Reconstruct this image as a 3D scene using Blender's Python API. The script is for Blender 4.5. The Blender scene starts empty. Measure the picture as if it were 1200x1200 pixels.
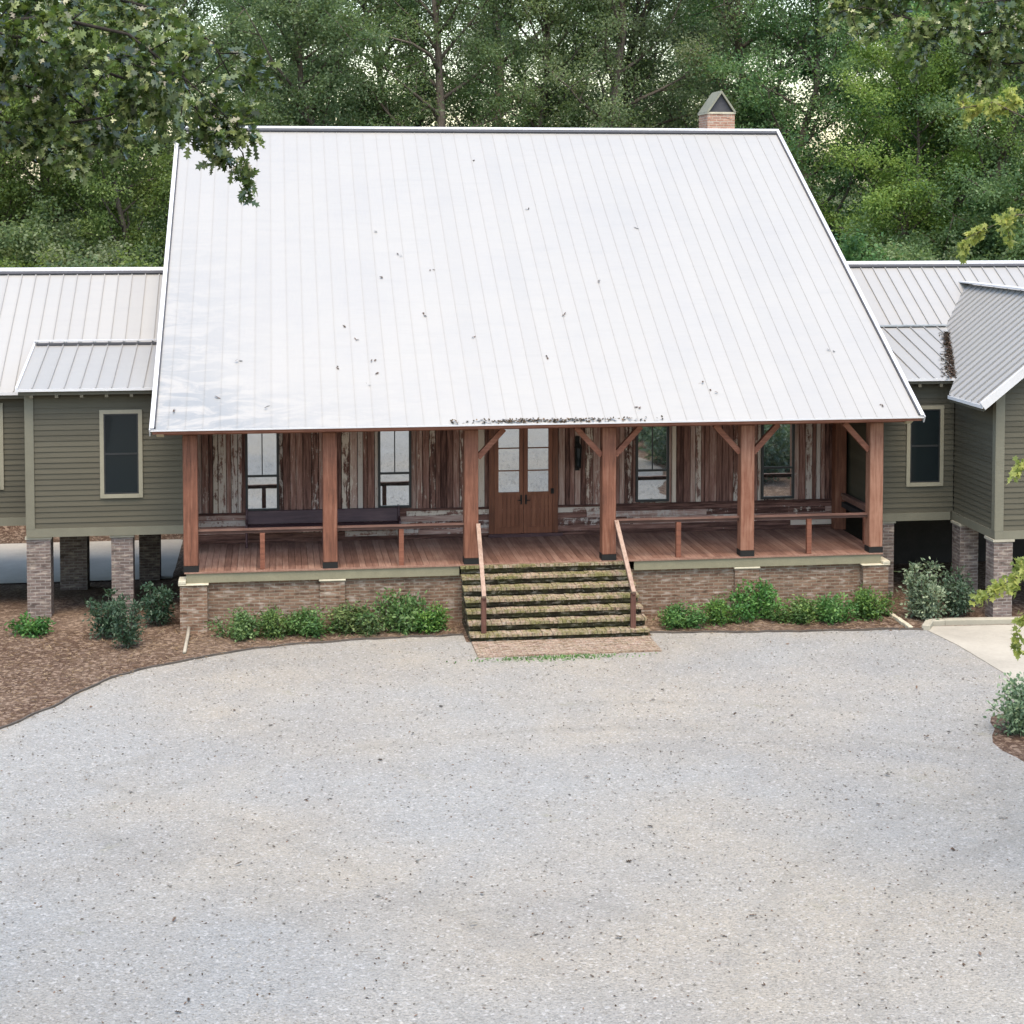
import bpy, math, random
import numpy as np
from mathutils import Vector

random.seed(7)
RNG = np.random.default_rng(11)
SC = bpy.context.scene
COL = SC.collection
rad = math.radians

# ------------------------------------------------------------------ camera
CAM = np.array([1.7561, -36.1786, 8.9407])
YAW, PITCH, FPX, SHIFT = 0.1365, 0.0514, 2029.42, -258.7
_R = np.array([math.cos(YAW), -math.sin(YAW), 0])
_G = np.array([math.sin(YAW), math.cos(YAW), 0])
_Z = np.array([0, 0, 1.0])
_F = _G * math.cos(PITCH) - _Z * math.sin(PITCH)
_U = _G * math.sin(PITCH) + _Z * math.cos(PITCH)


def at(x, y, F=None, Y=None, Z=None):
    d = _F + _R * (x - 600) / FPX - _U * (y - 600 - SHIFT) / FPX
    if Y is not None:
        t = (Y - CAM[1]) / d[1]
    elif Z is not None:
        t = (Z - CAM[2]) / d[2]
    else:
        t = F
    return CAM + d * t


cam_data = bpy.data.cameras.new("camera")
cam = bpy.data.objects.new("camera", cam_data)
COL.objects.link(cam)
cam.location = CAM
cam.rotation_euler = (math.pi / 2 - PITCH, 0, -YAW)
cam_data.sensor_width = 36
cam_data.lens = 36 * FPX / 1200
cam_data.shift_y = SHIFT / 1200
cam_data.clip_start = 0.1
cam_data.clip_end = 2000
SC.camera = cam

# ------------------------------------------------------------------ light
SUN_EL, SUN_AZ = rad(66), rad(182)      # azimuth clockwise from +Y: high, from the front
w = bpy.data.worlds.new("World")
SC.world = w
w.use_nodes = True
nt = w.node_tree
nt.nodes.clear()
sky = nt.nodes.new("ShaderNodeTexSky")
sky.sky_type = 'NISHITA'
sky.sun_disc = False
sky.sun_elevation = SUN_EL
sky.sun_rotation = SUN_AZ
sky.air_density = 1.45
sky.dust_density = 2.0
sky.ozone_density = 0.2
bg = nt.nodes.new("ShaderNodeBackground")
bg.inputs[1].default_value = 0.15
wo = nt.nodes.new("ShaderNodeOutputWorld")
nt.links.new(sky.outputs[0], bg.inputs[0])
nt.links.new(bg.outputs[0], wo.inputs[0])
sd = bpy.data.lights.new("sun", 'SUN')
sd.energy = 1.5
sd.angle = rad(40)
sd.color = (1.0, 0.83, 0.60)
sun = bpy.data.objects.new("sun", sd)
COL.objects.link(sun)
sdir = Vector((math.sin(SUN_AZ) * math.cos(SUN_EL), math.cos(SUN_AZ) * math.cos(SUN_EL), math.sin(SUN_EL)))
sun.rotation_euler = sdir.to_track_quat('Z', 'Y').to_euler()
sun.location = (0, -20, 40)
SC.view_settings.view_transform = 'Standard'
SC.view_settings.look = 'None'
SC.view_settings.exposure = 1.5
SC.view_settings.gamma = 1.0
SC.cycles.max_bounces = 7
SC.cycles.diffuse_bounces = 4
SC.cycles.glossy_bounces = 3
SC.cycles.transmission_bounces = 4
SC.cycles.use_denoising = True


# ------------------------------------------------------------------ materials
class NT:
    def __init__(s, name):
        s.m = bpy.data.materials.new(name)
        s.m.use_nodes = True
        s.t = s.m.node_tree
        s.t.nodes.clear()
        s.out = s.t.nodes.new("ShaderNodeOutputMaterial")

    def n(s, typ, ins=None, **kw):
        nd = s.t.nodes.new("ShaderNode" + typ)
        for k, v in kw.items():
            setattr(nd, k, v)
        for k, v in (ins or {}).items():
            s.put(nd.inputs[k], v)
        return nd

    def put(s, sock, v):
        if isinstance(v, bpy.types.NodeSocket):
            s.t.links.new(v, sock)
        else:
            if isinstance(v, (tuple, list)) and len(v) == 3 and sock.type == 'RGBA':
                v = (*v, 1)
            sock.default_value = v

    def math(s, op, a, b=0.0, c=0.0, clamp=False):
        nd = s.n("Math", operation=op, use_clamp=clamp)
        s.put(nd.inputs[0], a)
        s.put(nd.inputs[1], b)
        s.put(nd.inputs[2], c)
        return nd.outputs[0]

    def mix(s, f, a, b, blend='MIX'):
        nd = s.n("Mix", data_type='RGBA', blend_type=blend)
        s.put(nd.inputs[0], f)
        s.put(nd.inputs[6], a)
        s.put(nd.inputs[7], b)
        return nd.outputs[2]

    def ramp(s, f, stops):
        nd = s.n("ValToRGB")
        e = nd.color_ramp.elements
        while len(e) < len(stops):
            e.new(0.5)
        for el, (p, c) in zip(e, stops):
            el.position = p
            el.color = (*c, 1) if len(c) == 3 else c
        s.put(nd.inputs[0], f)
        return nd.outputs[0]

    def gen(s, scale=(1, 1, 1), rot=(0, 0, 0), loc=(0, 0, 0), src='Object'):
        tc = s.n("TexCoord")
        mp = s.n("Mapping", {'Vector': tc.outputs[src], 'Scale': scale, 'Rotation': rot, 'Location': loc})
        return mp.outputs[0]

    def noise(s, vec, scale, detail=4, rough=0.55, dist=0.0):
        nd = s.n("TexNoise", {'Vector': vec, 'Scale': scale, 'Detail': detail, 'Roughness': rough, 'Distortion': dist})
        return nd.outputs[0]

    def vor(s, vec, scale, out='Distance', feature='F1', rnd=1.0):
        nd = s.n("TexVoronoi", {'Vector': vec, 'Scale': scale, 'Randomness': rnd}, feature=feature)
        return nd.outputs[out]

    def attr(s, name):
        return s.n("Attribute", attribute_name=name).outputs['Fac']

    def bump(s, h, strength=0.4, dist=0.02, normal=None):
        nd = s.n("Bump", {'Height': h, 'Strength': strength, 'Distance': dist})
        if normal is not None:
            s.put(nd.inputs['Normal'], normal)
        return nd.outputs[0]

    def bsdf(s, color, rough=0.7, metal=0.0, spec=0.4, normal=None):
        nd = s.n("BsdfPrincipled")
        s.put(nd.inputs['Base Color'], color)
        s.put(nd.inputs['Roughness'], rough)
        s.put(nd.inputs['Metallic'], metal)
        s.put(nd.inputs['Specular IOR Level'], spec)
        if normal is not None:
            s.put(nd.inputs['Normal'], normal)
        return nd.outputs[0]

    def done(s, sh):
        s.t.links.new(sh, s.out.inputs[0])
        return s.m


def wall_uv(t):
    """object coordinates laid onto whichever vertical face is seen: (along, up)"""
    tc = t.n("TexCoord")
    g = t.n("NewGeometry")
    sx = t.n("SeparateXYZ", {0: tc.outputs['Object']})
    sn = t.n("SeparateXYZ", {0: g.outputs['True Normal']})
    ax = t.math('ABSOLUTE', sn.outputs[0])
    m = t.math('GREATER_THAN', ax, 0.6)
    u = t.math('ADD', t.math('MULTIPLY', sx.outputs[0], t.math('SUBTRACT', 1.0, m)), t.math('MULTIPLY', sx.outputs[1], m))
    az = t.math('GREATER_THAN', t.math('ABSOLUTE', sn.outputs[2]), 0.6)
    v = t.math('ADD', t.math('MULTIPLY', sx.outputs[2], t.math('SUBTRACT', 1.0, az)), t.math('MULTIPLY', sx.outputs[1], az))
    return t.n("CombineXYZ", {0: u, 1: v}).outputs[0], tc.outputs['Object']


def m_metal(name, base=0.80, blue=0.0, stain=0.3):
    t = NT(name)
    v = t.gen()
    a = t.noise(t.gen(scale=(1.0, 0.7, 0.7)), 0.55, 5, 0.62)
    b = t.noise(t.gen(scale=(0.5, 3, 3)), 1.6, 4, 0.7)
    f = t.math('MULTIPLY', t.ramp(a, [(0.40, (0, 0, 0)), (0.72, (1, 1, 1))]), stain)
    c1 = (base * 1.04, base * 1.02, base * 0.965)
    c2 = (base * 0.80, base * 0.83, base * 0.87)
    col = t.mix(f, c1, c2)
    f2 = t.math('MULTIPLY', t.ramp(b, [(0.5, (0, 0, 0)), (0.8, (1, 1, 1))]), stain * 0.6)
    col = t.mix(f2, col, (base * 0.78, base * 0.80, base * 0.80))
    tone = t.attr('tone')
    col = t.mix(t.math('MULTIPLY', tone, 0.07 if name.startswith('main') else 0.12), col, (base * 0.55, base * 0.57, base * 0.60))
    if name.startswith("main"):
        # bluish tree reflections put into the colour, lower left and along the left eave
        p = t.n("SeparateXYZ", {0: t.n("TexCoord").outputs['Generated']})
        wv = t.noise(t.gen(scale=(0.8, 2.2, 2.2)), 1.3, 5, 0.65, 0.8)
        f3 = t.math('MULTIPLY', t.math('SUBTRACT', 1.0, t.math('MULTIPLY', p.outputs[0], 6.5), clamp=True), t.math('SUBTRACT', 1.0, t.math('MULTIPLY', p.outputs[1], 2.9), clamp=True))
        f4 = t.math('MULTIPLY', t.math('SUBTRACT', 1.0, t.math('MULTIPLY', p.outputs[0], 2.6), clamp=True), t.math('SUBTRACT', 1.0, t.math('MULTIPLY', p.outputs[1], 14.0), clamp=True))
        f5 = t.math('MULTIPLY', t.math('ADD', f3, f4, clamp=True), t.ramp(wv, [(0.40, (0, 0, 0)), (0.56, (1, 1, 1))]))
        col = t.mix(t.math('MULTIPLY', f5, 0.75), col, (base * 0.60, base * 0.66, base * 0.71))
    r = t.math('ADD', 0.34, t.math('MULTIPLY', a, 0.22))
    wav = t.noise(t.gen(scale=(1.2, 5, 5)), 0.9, 2, 0.5)
    return t.done(t.bsdf(col, r, 0.25, 0.5, t.bump(wav, 0.25, 0.02)))


def m_plain(name, col, rough=0.7, metal=0.0, var=0.25, scale=3.0, spec=0.4, bump=0.15):
    t = NT(name)
    v = t.gen()
    a = t.noise(v, scale, 5, 0.65)
    b = t.noise(v, scale * 9, 3, 0.6)
    f = t.math('MULTIPLY', t.math('ADD', a, t.math('MULTIPLY', b, 0.5)), 1.0)
    dk = tuple(c * (1 - var) for c in col)
    lt = tuple(min(1, c * (1 + var)) for c in col)
    c = t.ramp(f, [(0.45, dk), (1.0, lt)])
    return t.done(t.bsdf(c, rough, metal, spec, t.bump(b, bump, 0.01)))


def m_siding(name, col):
    t = NT(name)
    a = t.noise(t.gen(scale=(0.6, 0.6, 7)), 1.4, 5, 0.65)
    b = t.noise(t.gen(scale=(2, 2, 30)), 3, 4, 0.6)
    tone = t.attr('tone')
    f = t.math('ADD', t.math('MULTIPLY', a, 0.6), t.math('MULTIPLY', tone, 0.4))
    c = t.ramp(f, [(0.2, tuple(x * 0.80 for x in col)), (0.75, tuple(x * 1.16 for x in col))])
    drt = t.ramp(t.noise(t.gen(scale=(1.5, 1.5, 0.5)), 1.2, 6, 0.7), [(0.55, (0, 0, 0)), (0.85, (1, 1, 1))])
    c = t.mix(t.math('MULTIPLY', drt, 0.3), c, tuple(x * 0.7 for x in col))
    return t.done(t.bsdf(c, 0.72, 0, 0.3, t.bump(b, 0.15, 0.006)))


def m_barn():
    t = NT("weathered_barn_wood")
    # tone attribute: 0..1 per plank; 'across' attribute: 1 when the plank runs sideways
    tone = t.attr('tone')
    acr = t.attr('across')
    vv = t.gen(scale=(7, 7, 0.55))
    vh = t.gen(scale=(0.55, 7, 7))
    mv = t.n("Mix", data_type='VECTOR', ins={0: acr})
    t.put(mv.inputs[4], vv)
    t.put(mv.inputs[5], vh)
    off = t.n("VectorMath", operation='ADD')
    t.put(off.inputs[0], mv.outputs[1])
    t.put(off.inputs[1], t.n("CombineXYZ", {0: t.math('MULTIPLY', tone, 37.0), 1: 0.0, 2: t.math('MULTIPLY', tone, 91.0)}).outputs[0])
    v = off.outputs[0]
    grain = t.noise(v, 3.0, 6, 0.7)
    streak = t.noise(v, 1.1, 6, 0.75, 0.6)
    chips = t.noise(t.gen(scale=(2.6, 2.6, 1.3)), 4.0, 6, 0.75, 0.4)
    base = t.ramp(t.math('ADD', t.math('MULTIPLY', grain, 0.7), t.math('MULTIPLY', t.math('FRACT', t.math('MULTIPLY', tone, 7.3)), 0.3)),
                  [(0.32, (0.050, 0.024, 0.020)), (0.52, (0.205, 0.110, 0.090)), (0.70, (0.38, 0.285, 0.25))])
    # pale old paint left on some planks
    amt = t.math('POWER', t.math('FRACT', t.math('MULTIPLY', tone, 3.77)), 1.4)
    p = t.math('ADD', t.math('ADD', t.math('MULTIPLY', streak, 0.50), t.math('MULTIPLY', chips, 0.38)), t.math('MULTIPLY', grain, 0.12))
    p = t.math('ADD', p, t.math('MULTIPLY', t.math('SUBTRACT', amt, 0.5), 0.23))
    mask = t.ramp(p, [(0.505, (0, 0, 0)), (0.55, (1, 1, 1))])
    pale = t.mix(t.math('FRACT', t.math('MULTIPLY', tone, 5.1)), (0.62, 0.56, 0.48), (0.50, 0.46, 0.435))
    pale = t.mix(t.math('MULTIPLY', grain, 0.5), pale, (0.22, 0.16, 0.14))
    c = t.mix(t.math('MULTIPLY', mask, 0.9), base, pale)
    h = t.math('ADD', grain, t.math('MULTIPLY', mask, 0.35))
    return t.done(t.bsdf(c, 0.85, 0, 0.2, t.bump(h, 0.5, 0.012)))


def m_timber(name, c0, c1, c2, axis='Z', rough=0.7):
    t = NT(name)
    sc = {'Z': (9, 9, 0.6), 'X': (0.6, 9, 9), 'Y': (9, 0.6, 9)}[axis]
    g = t.noise(t.gen(scale=sc), 2.2, 6, 0.7, 0.3)
    b = t.noise(t.gen(), 1.7, 4, 0.6)
    tone = t.attr('tone')
    f = t.math('ADD', t.math('ADD', t.math('MULTIPLY', g, 0.6), t.math('MULTIPLY', b, 0.3)), t.math('MULTIPLY', tone, 0.18))
    c = t.ramp(f, [(0.33, c0), (0.52, c1), (0.72, c2)])
    return t.done(t.bsdf(c, rough, 0, 0.3, t.bump(g, 0.3, 0.008)))


def m_brick(name, c1, c2, mortar, moss=0.0, dirt=0.3, bw=0.21, bh=0.07):
    t = NT(name)
    uv, obj = wall_uv(t)
    wob = t.n("VectorMath", operation='ADD')
    wn = t.n("TexNoise", {'Vector': obj, 'Scale': 5.0, 'Detail': 3.0})
    sc = t.n("VectorMath", operation='SCALE')
    t.put(sc.inputs[0], wn.outputs[1])
    sc.inputs[3].default_value = 0.03
    t.put(wob.inputs[0], uv)
    t.put(wob.inputs[1], sc.outputs[0])
    br = t.n("TexBrick", {'Vector': wob.outputs[0], 'Color1': (*c1, 1), 'Color2': (*c2, 1), 'Mortar': (*mortar, 1), 'Scale': 1.0,
                          'Mortar Size': 0.011, 'Mortar Smooth': 0.4, 'Bias': 0.0, 'Brick Width': bw, 'Row Height': bh})
    cell = t.n("TexNoise", {'Vector': t.n("VectorMath", {0: uv, 1: (1 / bw * 0.9, 1 / bh * 0.93, 1)}, operation='MULTIPLY').outputs[0], 'Scale': 1.0, 'Detail': 1.0})
    c = t.mix(t.ramp(cell.outputs[0], [(0.55, (0, 0, 0)), (0.74, (0.8, 0.8, 0.8))]), br.outputs[0], (0.36, 0.31, 0.265))
    c = t.mix(t.ramp(cell.outputs[0], [(0.24, (0.8, 0.8, 0.8)), (0.42, (0, 0, 0))]), c, tuple(x * 0.4 for x in c2))
    n = t.noise(obj, 2.1, 6, 0.7)
    c = t.mix(t.math('MULTIPLY', t.ramp(n, [(0.45, (0, 0, 0)), (0.75, (1, 1, 1))]), dirt), c, (0.08, 0.065, 0.05))
    if moss > 0:
        ms = t.noise(obj, 3.1, 6, 0.75, 0.5)
        c = t.mix(t.math('MULTIPLY', t.ramp(ms, [(0.42, (0, 0, 0)), (0.58, (1, 1, 1))]), moss), c, (0.125, 0.13, 0.035))
        m2 = t.noise(obj, 17, 4, 0.7)
        c = t.mix(t.math('MULTIPLY', t.ramp(m2, [(0.52, (0, 0, 0)), (0.66, (1, 1, 1))]), 0.75), c, (0.03, 0.026, 0.016))
        c = t.mix(t.math('MULTIPLY', t.ramp(m2, [(0.30, (1, 1, 1)), (0.42, (0, 0, 0))]), 0.5), c, (0.5, 0.45, 0.36))
    fine = t.noise(obj, 45, 3, 0.6)
    h = t.math('ADD', t.math('MULTIPLY', br.outputs[1], -1.0), t.math('MULTIPLY', fine, 0.5))
    return t.done(t.bsdf(c, 0.9, 0, 0.15, t.bump(h, 0.6, 0.012)))


def m_gravel():
    t = NT("pale_gravel")
    v = t.gen()
    big = t.noise(v, 0.16, 4, 0.55)
    mid = t.noise(v, 0.9, 5, 0.65)
    trk = t.noise(t.gen(scale=(1.0, 0.16, 1), rot=(0, 0, rad(14))), 0.5, 4, 0.6)
    cellc = t.n("TexVoronoi", {'Vector': v, 'Scale': 52.0})
    cell2 = t.n("TexVoronoi", {'Vector': v, 'Scale': 24.0})
    sp = t.n("SeparateColor", {0: cellc.outputs['Color']})
    sp2 = t.n("SeparateColor", {0: cell2.outputs['Color']})
    base = t.mix(t.ramp(big, [(0.40, (0, 0, 0)), (0.60, (1, 1, 1))]), (0.264, 0.268, 0.262), (0.300, 0.280, 0.242))
    c = t.mix(t.math('MULTIPLY', t.ramp(mid, [(0.45, (0, 0, 0)), (0.8, (1, 1, 1))]), 0.45), base, (0.215, 0.215, 0.21))
    c = t.mix(t.math('MULTIPLY', t.ramp(trk, [(0.5, (0, 0, 0)), (0.75, (1, 1, 1))]), 0.35), c, (0.235, 0.228, 0.215))
    damp = t.noise(t.gen(scale=(0.6, 1.0, 1.0)), 0.28, 5, 0.6, 0.6)
    c = t.mix(t.math('MULTIPLY', t.ramp(damp, [(0.50, (0, 0, 0)), (0.66, (1, 1, 1))]), 0.45), c, (0.205, 0.205, 0.20))
    # stones: each its own grey
    c = t.mix(0.6, c, t.ramp(sp.outputs[0], [(0.0, (0.22, 0.22, 0.22)), (0.3, (0.42, 0.42, 0.42)), (0.7, (0.50, 0.50, 0.51)), (1.0, (0.60, 0.60, 0.60))]), 'OVERLAY')
    c = t.mix(t.math('MULTIPLY', t.ramp(sp2.outputs[1], [(0.84, (0, 0, 0)), (0.9, (1, 1, 1))]), 0.42), c, (0.25, 0.245, 0.23))
    c = t.mix(t.math('MULTIPLY', t.ramp(sp2.outputs[2], [(0.90, (0, 0, 0)), (0.94, (1, 1, 1))]), 0.3), c, (0.50, 0.50, 0.50))
    cell3 = t.n("TexVoronoi", {'Vector': v, 'Scale': 13.0})
    sp3 = t.n("SeparateColor", {0: cell3.outputs['Color']})
    spot = t.math('MULTIPLY', t.ramp(sp3.outputs[0], [(0.70, (0, 0, 0)), (0.78, (1, 1, 1))]), t.ramp(cell3.outputs['Distance'], [(0.22, (1, 1, 1)), (0.36, (0, 0, 0))]))
    c = t.mix(t.math('MULTIPLY', spot, 0.26), c, (0.14, 0.135, 0.125))
    # weeds and moss creeping in from the house end
    gy = t.n("SeparateXYZ", {0: v})
    sub = t.noise(v, 2.2, 6, 0.75)
    near = t.math('MULTIPLY', t.math('SUBTRACT', 1.0, t.math('MULTIPLY', t.math('ABSOLUTE', t.math('ADD', gy.outputs[1], 2.95)), 2.4), clamp=True),
                  t.math('SUBTRACT', 1.0, t.math('MULTIPLY', t.math('ABSOLUTE', t.math('SUBTRACT', gy.outputs[0], 7.1)), 0.7), clamp=True))
    # wheel tracks: arcs worn into the stones
    brk = t.ramp(t.noise(v, 0.7, 5, 0.7), [(0.36, (0, 0, 0)), (0.62, (1, 1, 1))])
    wig = t.math('MULTIPLY', t.math('SUBTRACT', t.noise(v, 0.8, 3, 0.6), 0.5), 0.5)
    trk_h = None
    for cx, cy, r, wd, st in ((6.5, -18.5, 10.9, 0.24, 0.60), (6.5, -18.5, 12.4, 0.24, 0.50), (15.5, -20.0, 9.0, 0.24, 0.55), (15.5, -20.0, 7.5, 0.24, 0.55), (-14.0, -26.0, 19.6, 0.24, 0.50),
                              (-14.0, -26.0, 21.1, 0.24, 0.50), (24.0, -16.0, 12.2, 0.2, 0.5), (1.5, -21.0, 7.4, 0.14, 0.3)):
        dx = t.math('SUBTRACT', gy.outputs[0], cx)
        dy = t.math('SUBTRACT', gy.outputs[1], cy)
        rr = t.math('SQRT', t.math('ADD', t.math('MULTIPLY', dx, dx), t.math('MULTIPLY', dy, dy)))
        dd = t.math('ABSOLUTE', t.math('ADD', t.math('SUBTRACT', rr, r), wig))
        f = t.math('MULTIPLY', t.math('SUBTRACT', 1.0, t.math('DIVIDE', dd, wd), clamp=True), st)
        trk_h = f if trk_h is None else t.math('MAXIMUM', trk_h, f)
    trk_h = t.math('MULTIPLY', trk_h, brk)
    c = t.mix(t.math('MULTIPLY', trk_h, 0.7), c, (0.18, 0.175, 0.158))
    c = t.mix(t.math('MULTIPLY', near, t.ramp(sub, [(0.42, (0, 0, 0)), (0.62, (0.7, 0.7, 0.7))])), c, (0.19, 0.23, 0.09))
    tuft = t.noise(v, 0.55, 6, 0.7)
    c = t.mix(t.math('MULTIPLY', t.ramp(tuft, [(0.60, (0, 0, 0)), (0.74, (1, 1, 1))]), t.math('MULTIPLY', t.ramp(sub, [(0.52, (0, 0, 0)), (0.62, (1, 1, 1))]), 0.5)), c, (0.19, 0.185, 0.12))
    h = t.math('ADD', t.math('MULTIPLY', cell2.outputs['Distance'], -0.8), t.math('MULTIPLY', t.noise(v, 60, 3, 0.6), 0.6))
    return t.done(t.bsdf(c, 0.92, 0, 0.2, t.bump(t.math('SUBTRACT', h, trk_h), 0.8, 0.03)))


def m_straw():
    t = NT("pine_straw_ground")
    v = t.gen()
    a = t.noise(v, 0.35, 5, 0.6)
    s1 = t.noise(t.gen(scale=(1, 6, 1), rot=(0, 0, 0.6)), 5.5, 5, 0.8, 1.2)
    s2 = t.noise(t.gen(scale=(6, 1, 1), rot=(0, 0, 0.3)), 5.5, 5, 0.8, 1.2)
    f = t.math('MULTIPLY', t.math('ADD', s1, s2), 0.5)
    c = t.ramp(f, [(0.36, (0.022, 0.014, 0.010)), (0.5, (0.088, 0.056, 0.040)), (0.62, (0.235, 0.172, 0.128))])
    c = t.mix(t.math('MULTIPLY', t.ramp(a, [(0.45, (0, 0, 0)), (0.7, (1, 1, 1))]), 0.5), c, (0.225, 0.172, 0.128))
    chip = t.n("TexVoronoi", {'Vector': v, 'Scale': 16.0})
    chs = t.n("SeparateColor", {0: chip.outputs['Color']})
    c = t.mix(t.math('MULTIPLY', t.ramp(chs.outputs[0], [(0.66, (0, 0, 0)), (0.75, (1, 1, 1))]), 0.4), c, (0.36, 0.28, 0.22))
    c = t.mix(t.math('MULTIPLY', t.ramp(chs.outputs[1], [(0.62, (0, 0, 0)), (0.7, (1, 1, 1))]), 0.5), c, (0.045, 0.026, 0.02))
    sx = t.n("SeparateXYZ", {0: v})
    far = t.math('GREATER_THAN', sx.outputs[1], 19.0)
    g = t.ramp(t.noise(v, 1.3, 6, 0.7), [(0.35, (0.02, 0.03, 0.012)), (0.65, (0.06, 0.085, 0.025))])
    c = t.mix(t.math('MULTIPLY', far, 0.85), c, g)
    return t.done(t.bsdf(c, 0.95, 0, 0.1, t.bump(f, 0.8, 0.04)))


def m_concrete(name, col):
    t = NT(name)
    v = t.gen()
    a = t.noise(v, 0.7, 6, 0.65)
    b = t.noise(v, 14, 4, 0.7)
    f = t.math('ADD', t.math('MULTIPLY', a, 0.7), t.math('MULTIPLY', b, 0.3))
    c = t.ramp(f, [(0.3, tuple(x * 0.72 for x in col)), (0.6, col), (0.8, tuple(x * 1.12 for x in col))])
    return t.done(t.bsdf(c, 0.9, 0, 0.2, t.bump(b, 0.2, 0.01)))


def m_glass(name, refl=0.5, dark=(0.012, 0.015, 0.017), spec=0.3):
    t = NT(name)
    wv = t.noise(t.gen(), 1.4, 2, 0.5)
    nm = t.bump(wv, 0.05, 0.02)
    gl = t.n("BsdfGlossy", {'Color': (0.92, 0.95, 0.96, 1), 'Roughness': 0.02, 'Normal': nm})
    df = t.bsdf(dark, 0.4, 0, spec)
    mx = t.n("MixShader", {0: refl, 1: df, 2: gl.outputs[0]})
    return t.done(mx.outputs[0])


def m_leaf(name, lo, mid, hi, trans=0.32, rough=0.5, spec=0.35, objvar=0.25):
    t = NT(name)
    tone = t.attr('tone')
    oi = t.n("ObjectInfo")
    c = t.ramp(tone, [(0.0, lo), (0.5, mid), (1.0, hi)])
    hsv = t.n("HueSaturation", {'Color': c, 'Hue': t.math('ADD', 0.5 - 0.02, t.math('MULTIPLY', oi.outputs['Random'], 0.035)),
                               'Saturation': t.math('ADD', 0.85, t.math('MULTIPLY', oi.outputs['Random'], 0.25)),
                               'Value': t.math('ADD', 1 - objvar / 2, t.math('MULTIPLY', t.math('FRACT', t.math('MULTIPLY', oi.outputs['Random'], 7.7)), objvar))})
    col = hsv.outputs[0]
    p = t.bsdf(col, rough, 0, spec)
    tcol = t.mix(0.5, col, (0.16, 0.22, 0.02), 'ADD')
    tr = t.n("BsdfTranslucent", {'Color': tcol})
    mx = t.n("MixShader", {0: trans, 1: p, 2: tr.outputs[0]})
    return t.done(mx.outputs[0])


M = {}
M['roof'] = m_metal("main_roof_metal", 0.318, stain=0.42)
M['wing_roof'] = m_metal("wing_roof_metal", 0.315, stain=0.35)
M['trim_metal'] = m_plain("white_roof_trim", (0.50, 0.51, 0.53), 0.4, 0.1, 0.08)
M['dark_gap'] = m_plain("dark_gap_fill", (0.05, 0.052, 0.06), 0.8, 0, 0.2)  # painted shadow lines at ridge and rake trim; also the flue screen
M['siding'] = m_siding("olive_lap_siding", (0.074, 0.069, 0.050))
M['siding_trim'] = m_plain("olive_trim_paint", (0.135, 0.131, 0.098), 0.6, 0, 0.10)
M['fascia'] = m_plain('tan_green_fascia_paint', (0.18, 0.168, 0.112), 0.65, 0, 0.15)
M['casing'] = m_plain("window_casing_paint", (0.22, 0.21, 0.16), 0.6, 0, 0.10)
M['cream'] = m_plain("cream_paint", (0.50, 0.46, 0.33), 0.6, 0, 0.12)
M['barn'] = m_barn()
M['post'] = m_timber("red_cedar_timber", (0.060, 0.025, 0.016), (0.170, 0.070, 0.043), (0.285, 0.155, 0.106))
M['beam'] = m_timber("red_cedar_beam", (0.085, 0.032, 0.019), (0.175, 0.068, 0.042), (0.28, 0.13, 0.085), 'X')
M['rail'] = m_timber("worn_rail_wood", (0.055, 0.028, 0.022), (0.115, 0.060, 0.047), (0.21, 0.13, 0.105), 'X')
M['steprail'] = m_timber("bleached_rail_wood", (0.15, 0.095, 0.072), (0.26, 0.18, 0.14), (0.37, 0.28, 0.23), 'Y')
M['newel'] = m_timber("dark_newel_wood", (0.035, 0.016, 0.013), (0.08, 0.035, 0.026), (0.15, 0.075, 0.055))
M['deck'] = m_timber("porch_floor_boards", (0.095, 0.049, 0.036), (0.19, 0.102, 0.075), (0.29, 0.185, 0.142), 'Y')
M['door'] = m_timber("stained_door_wood", (0.070, 0.024, 0.012), (0.150, 0.052, 0.027), (0.23, 0.095, 0.053), 'Z', 0.45)
M['pew'] = m_timber("dark_pew_wood", (0.024, 0.011, 0.013), (0.050, 0.024, 0.029), (0.095, 0.052, 0.056), 'X', 0.5)
M['black'] = m_plain("black_metal", (0.006, 0.006, 0.006), 0.8, 0.0, 0.2)
M['winframe'] = m_plain("black_window_frame", (0.014, 0.016, 0.018), 0.5, 0, 0.2)
M['glass'] = m_glass("reflective_window_glass", 0.58)
M['screen'] = m_glass("dark_window_glass", 0.02, (0.006, 0.010, 0.012), 0.08)
M['doorglass'] = m_glass("door_glass", 0.55)
M['brick'] = m_brick("old_brick", (0.20, 0.126, 0.088), (0.13, 0.076, 0.054), (0.215, 0.18, 0.138), dirt=0.4)
M['brick_grey'] = m_brick("grey_brick", (0.18, 0.14, 0.13), (0.11, 0.085, 0.078), (0.22, 0.20, 0.185), dirt=0.45)
M['brick_red'] = m_brick("chimney_brick", (0.40, 0.235, 0.17), (0.28, 0.15, 0.11), (0.40, 0.34, 0.28), dirt=0.2)
M['tread'] = m_brick("mossy_brick_tread", (0.35, 0.265, 0.20), (0.25, 0.175, 0.13), (0.29, 0.26, 0.19), moss=0.75, dirt=0.45, bw=0.1, bh=0.2)
M['riser'] = m_brick("shaded_mossy_riser", (0.035, 0.026, 0.018), (0.022, 0.016, 0.012), (0.025, 0.022, 0.015), moss=0.25, dirt=0.6)  # mossy dirty brick, with the shade under the nosings painted into its tone
M['landing'] = m_brick("brick_landing", (0.31, 0.225, 0.178), (0.235, 0.155, 0.12), (0.34, 0.30, 0.25), moss=0.2, dirt=0.2, bw=0.2, bh=0.1)
M['cap'] = m_plain("limestone_cap", (0.42, 0.39, 0.30), 0.85, 0, 0.2, 6)
M['gravel'] = m_gravel()
M['straw'] = m_straw()
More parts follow.
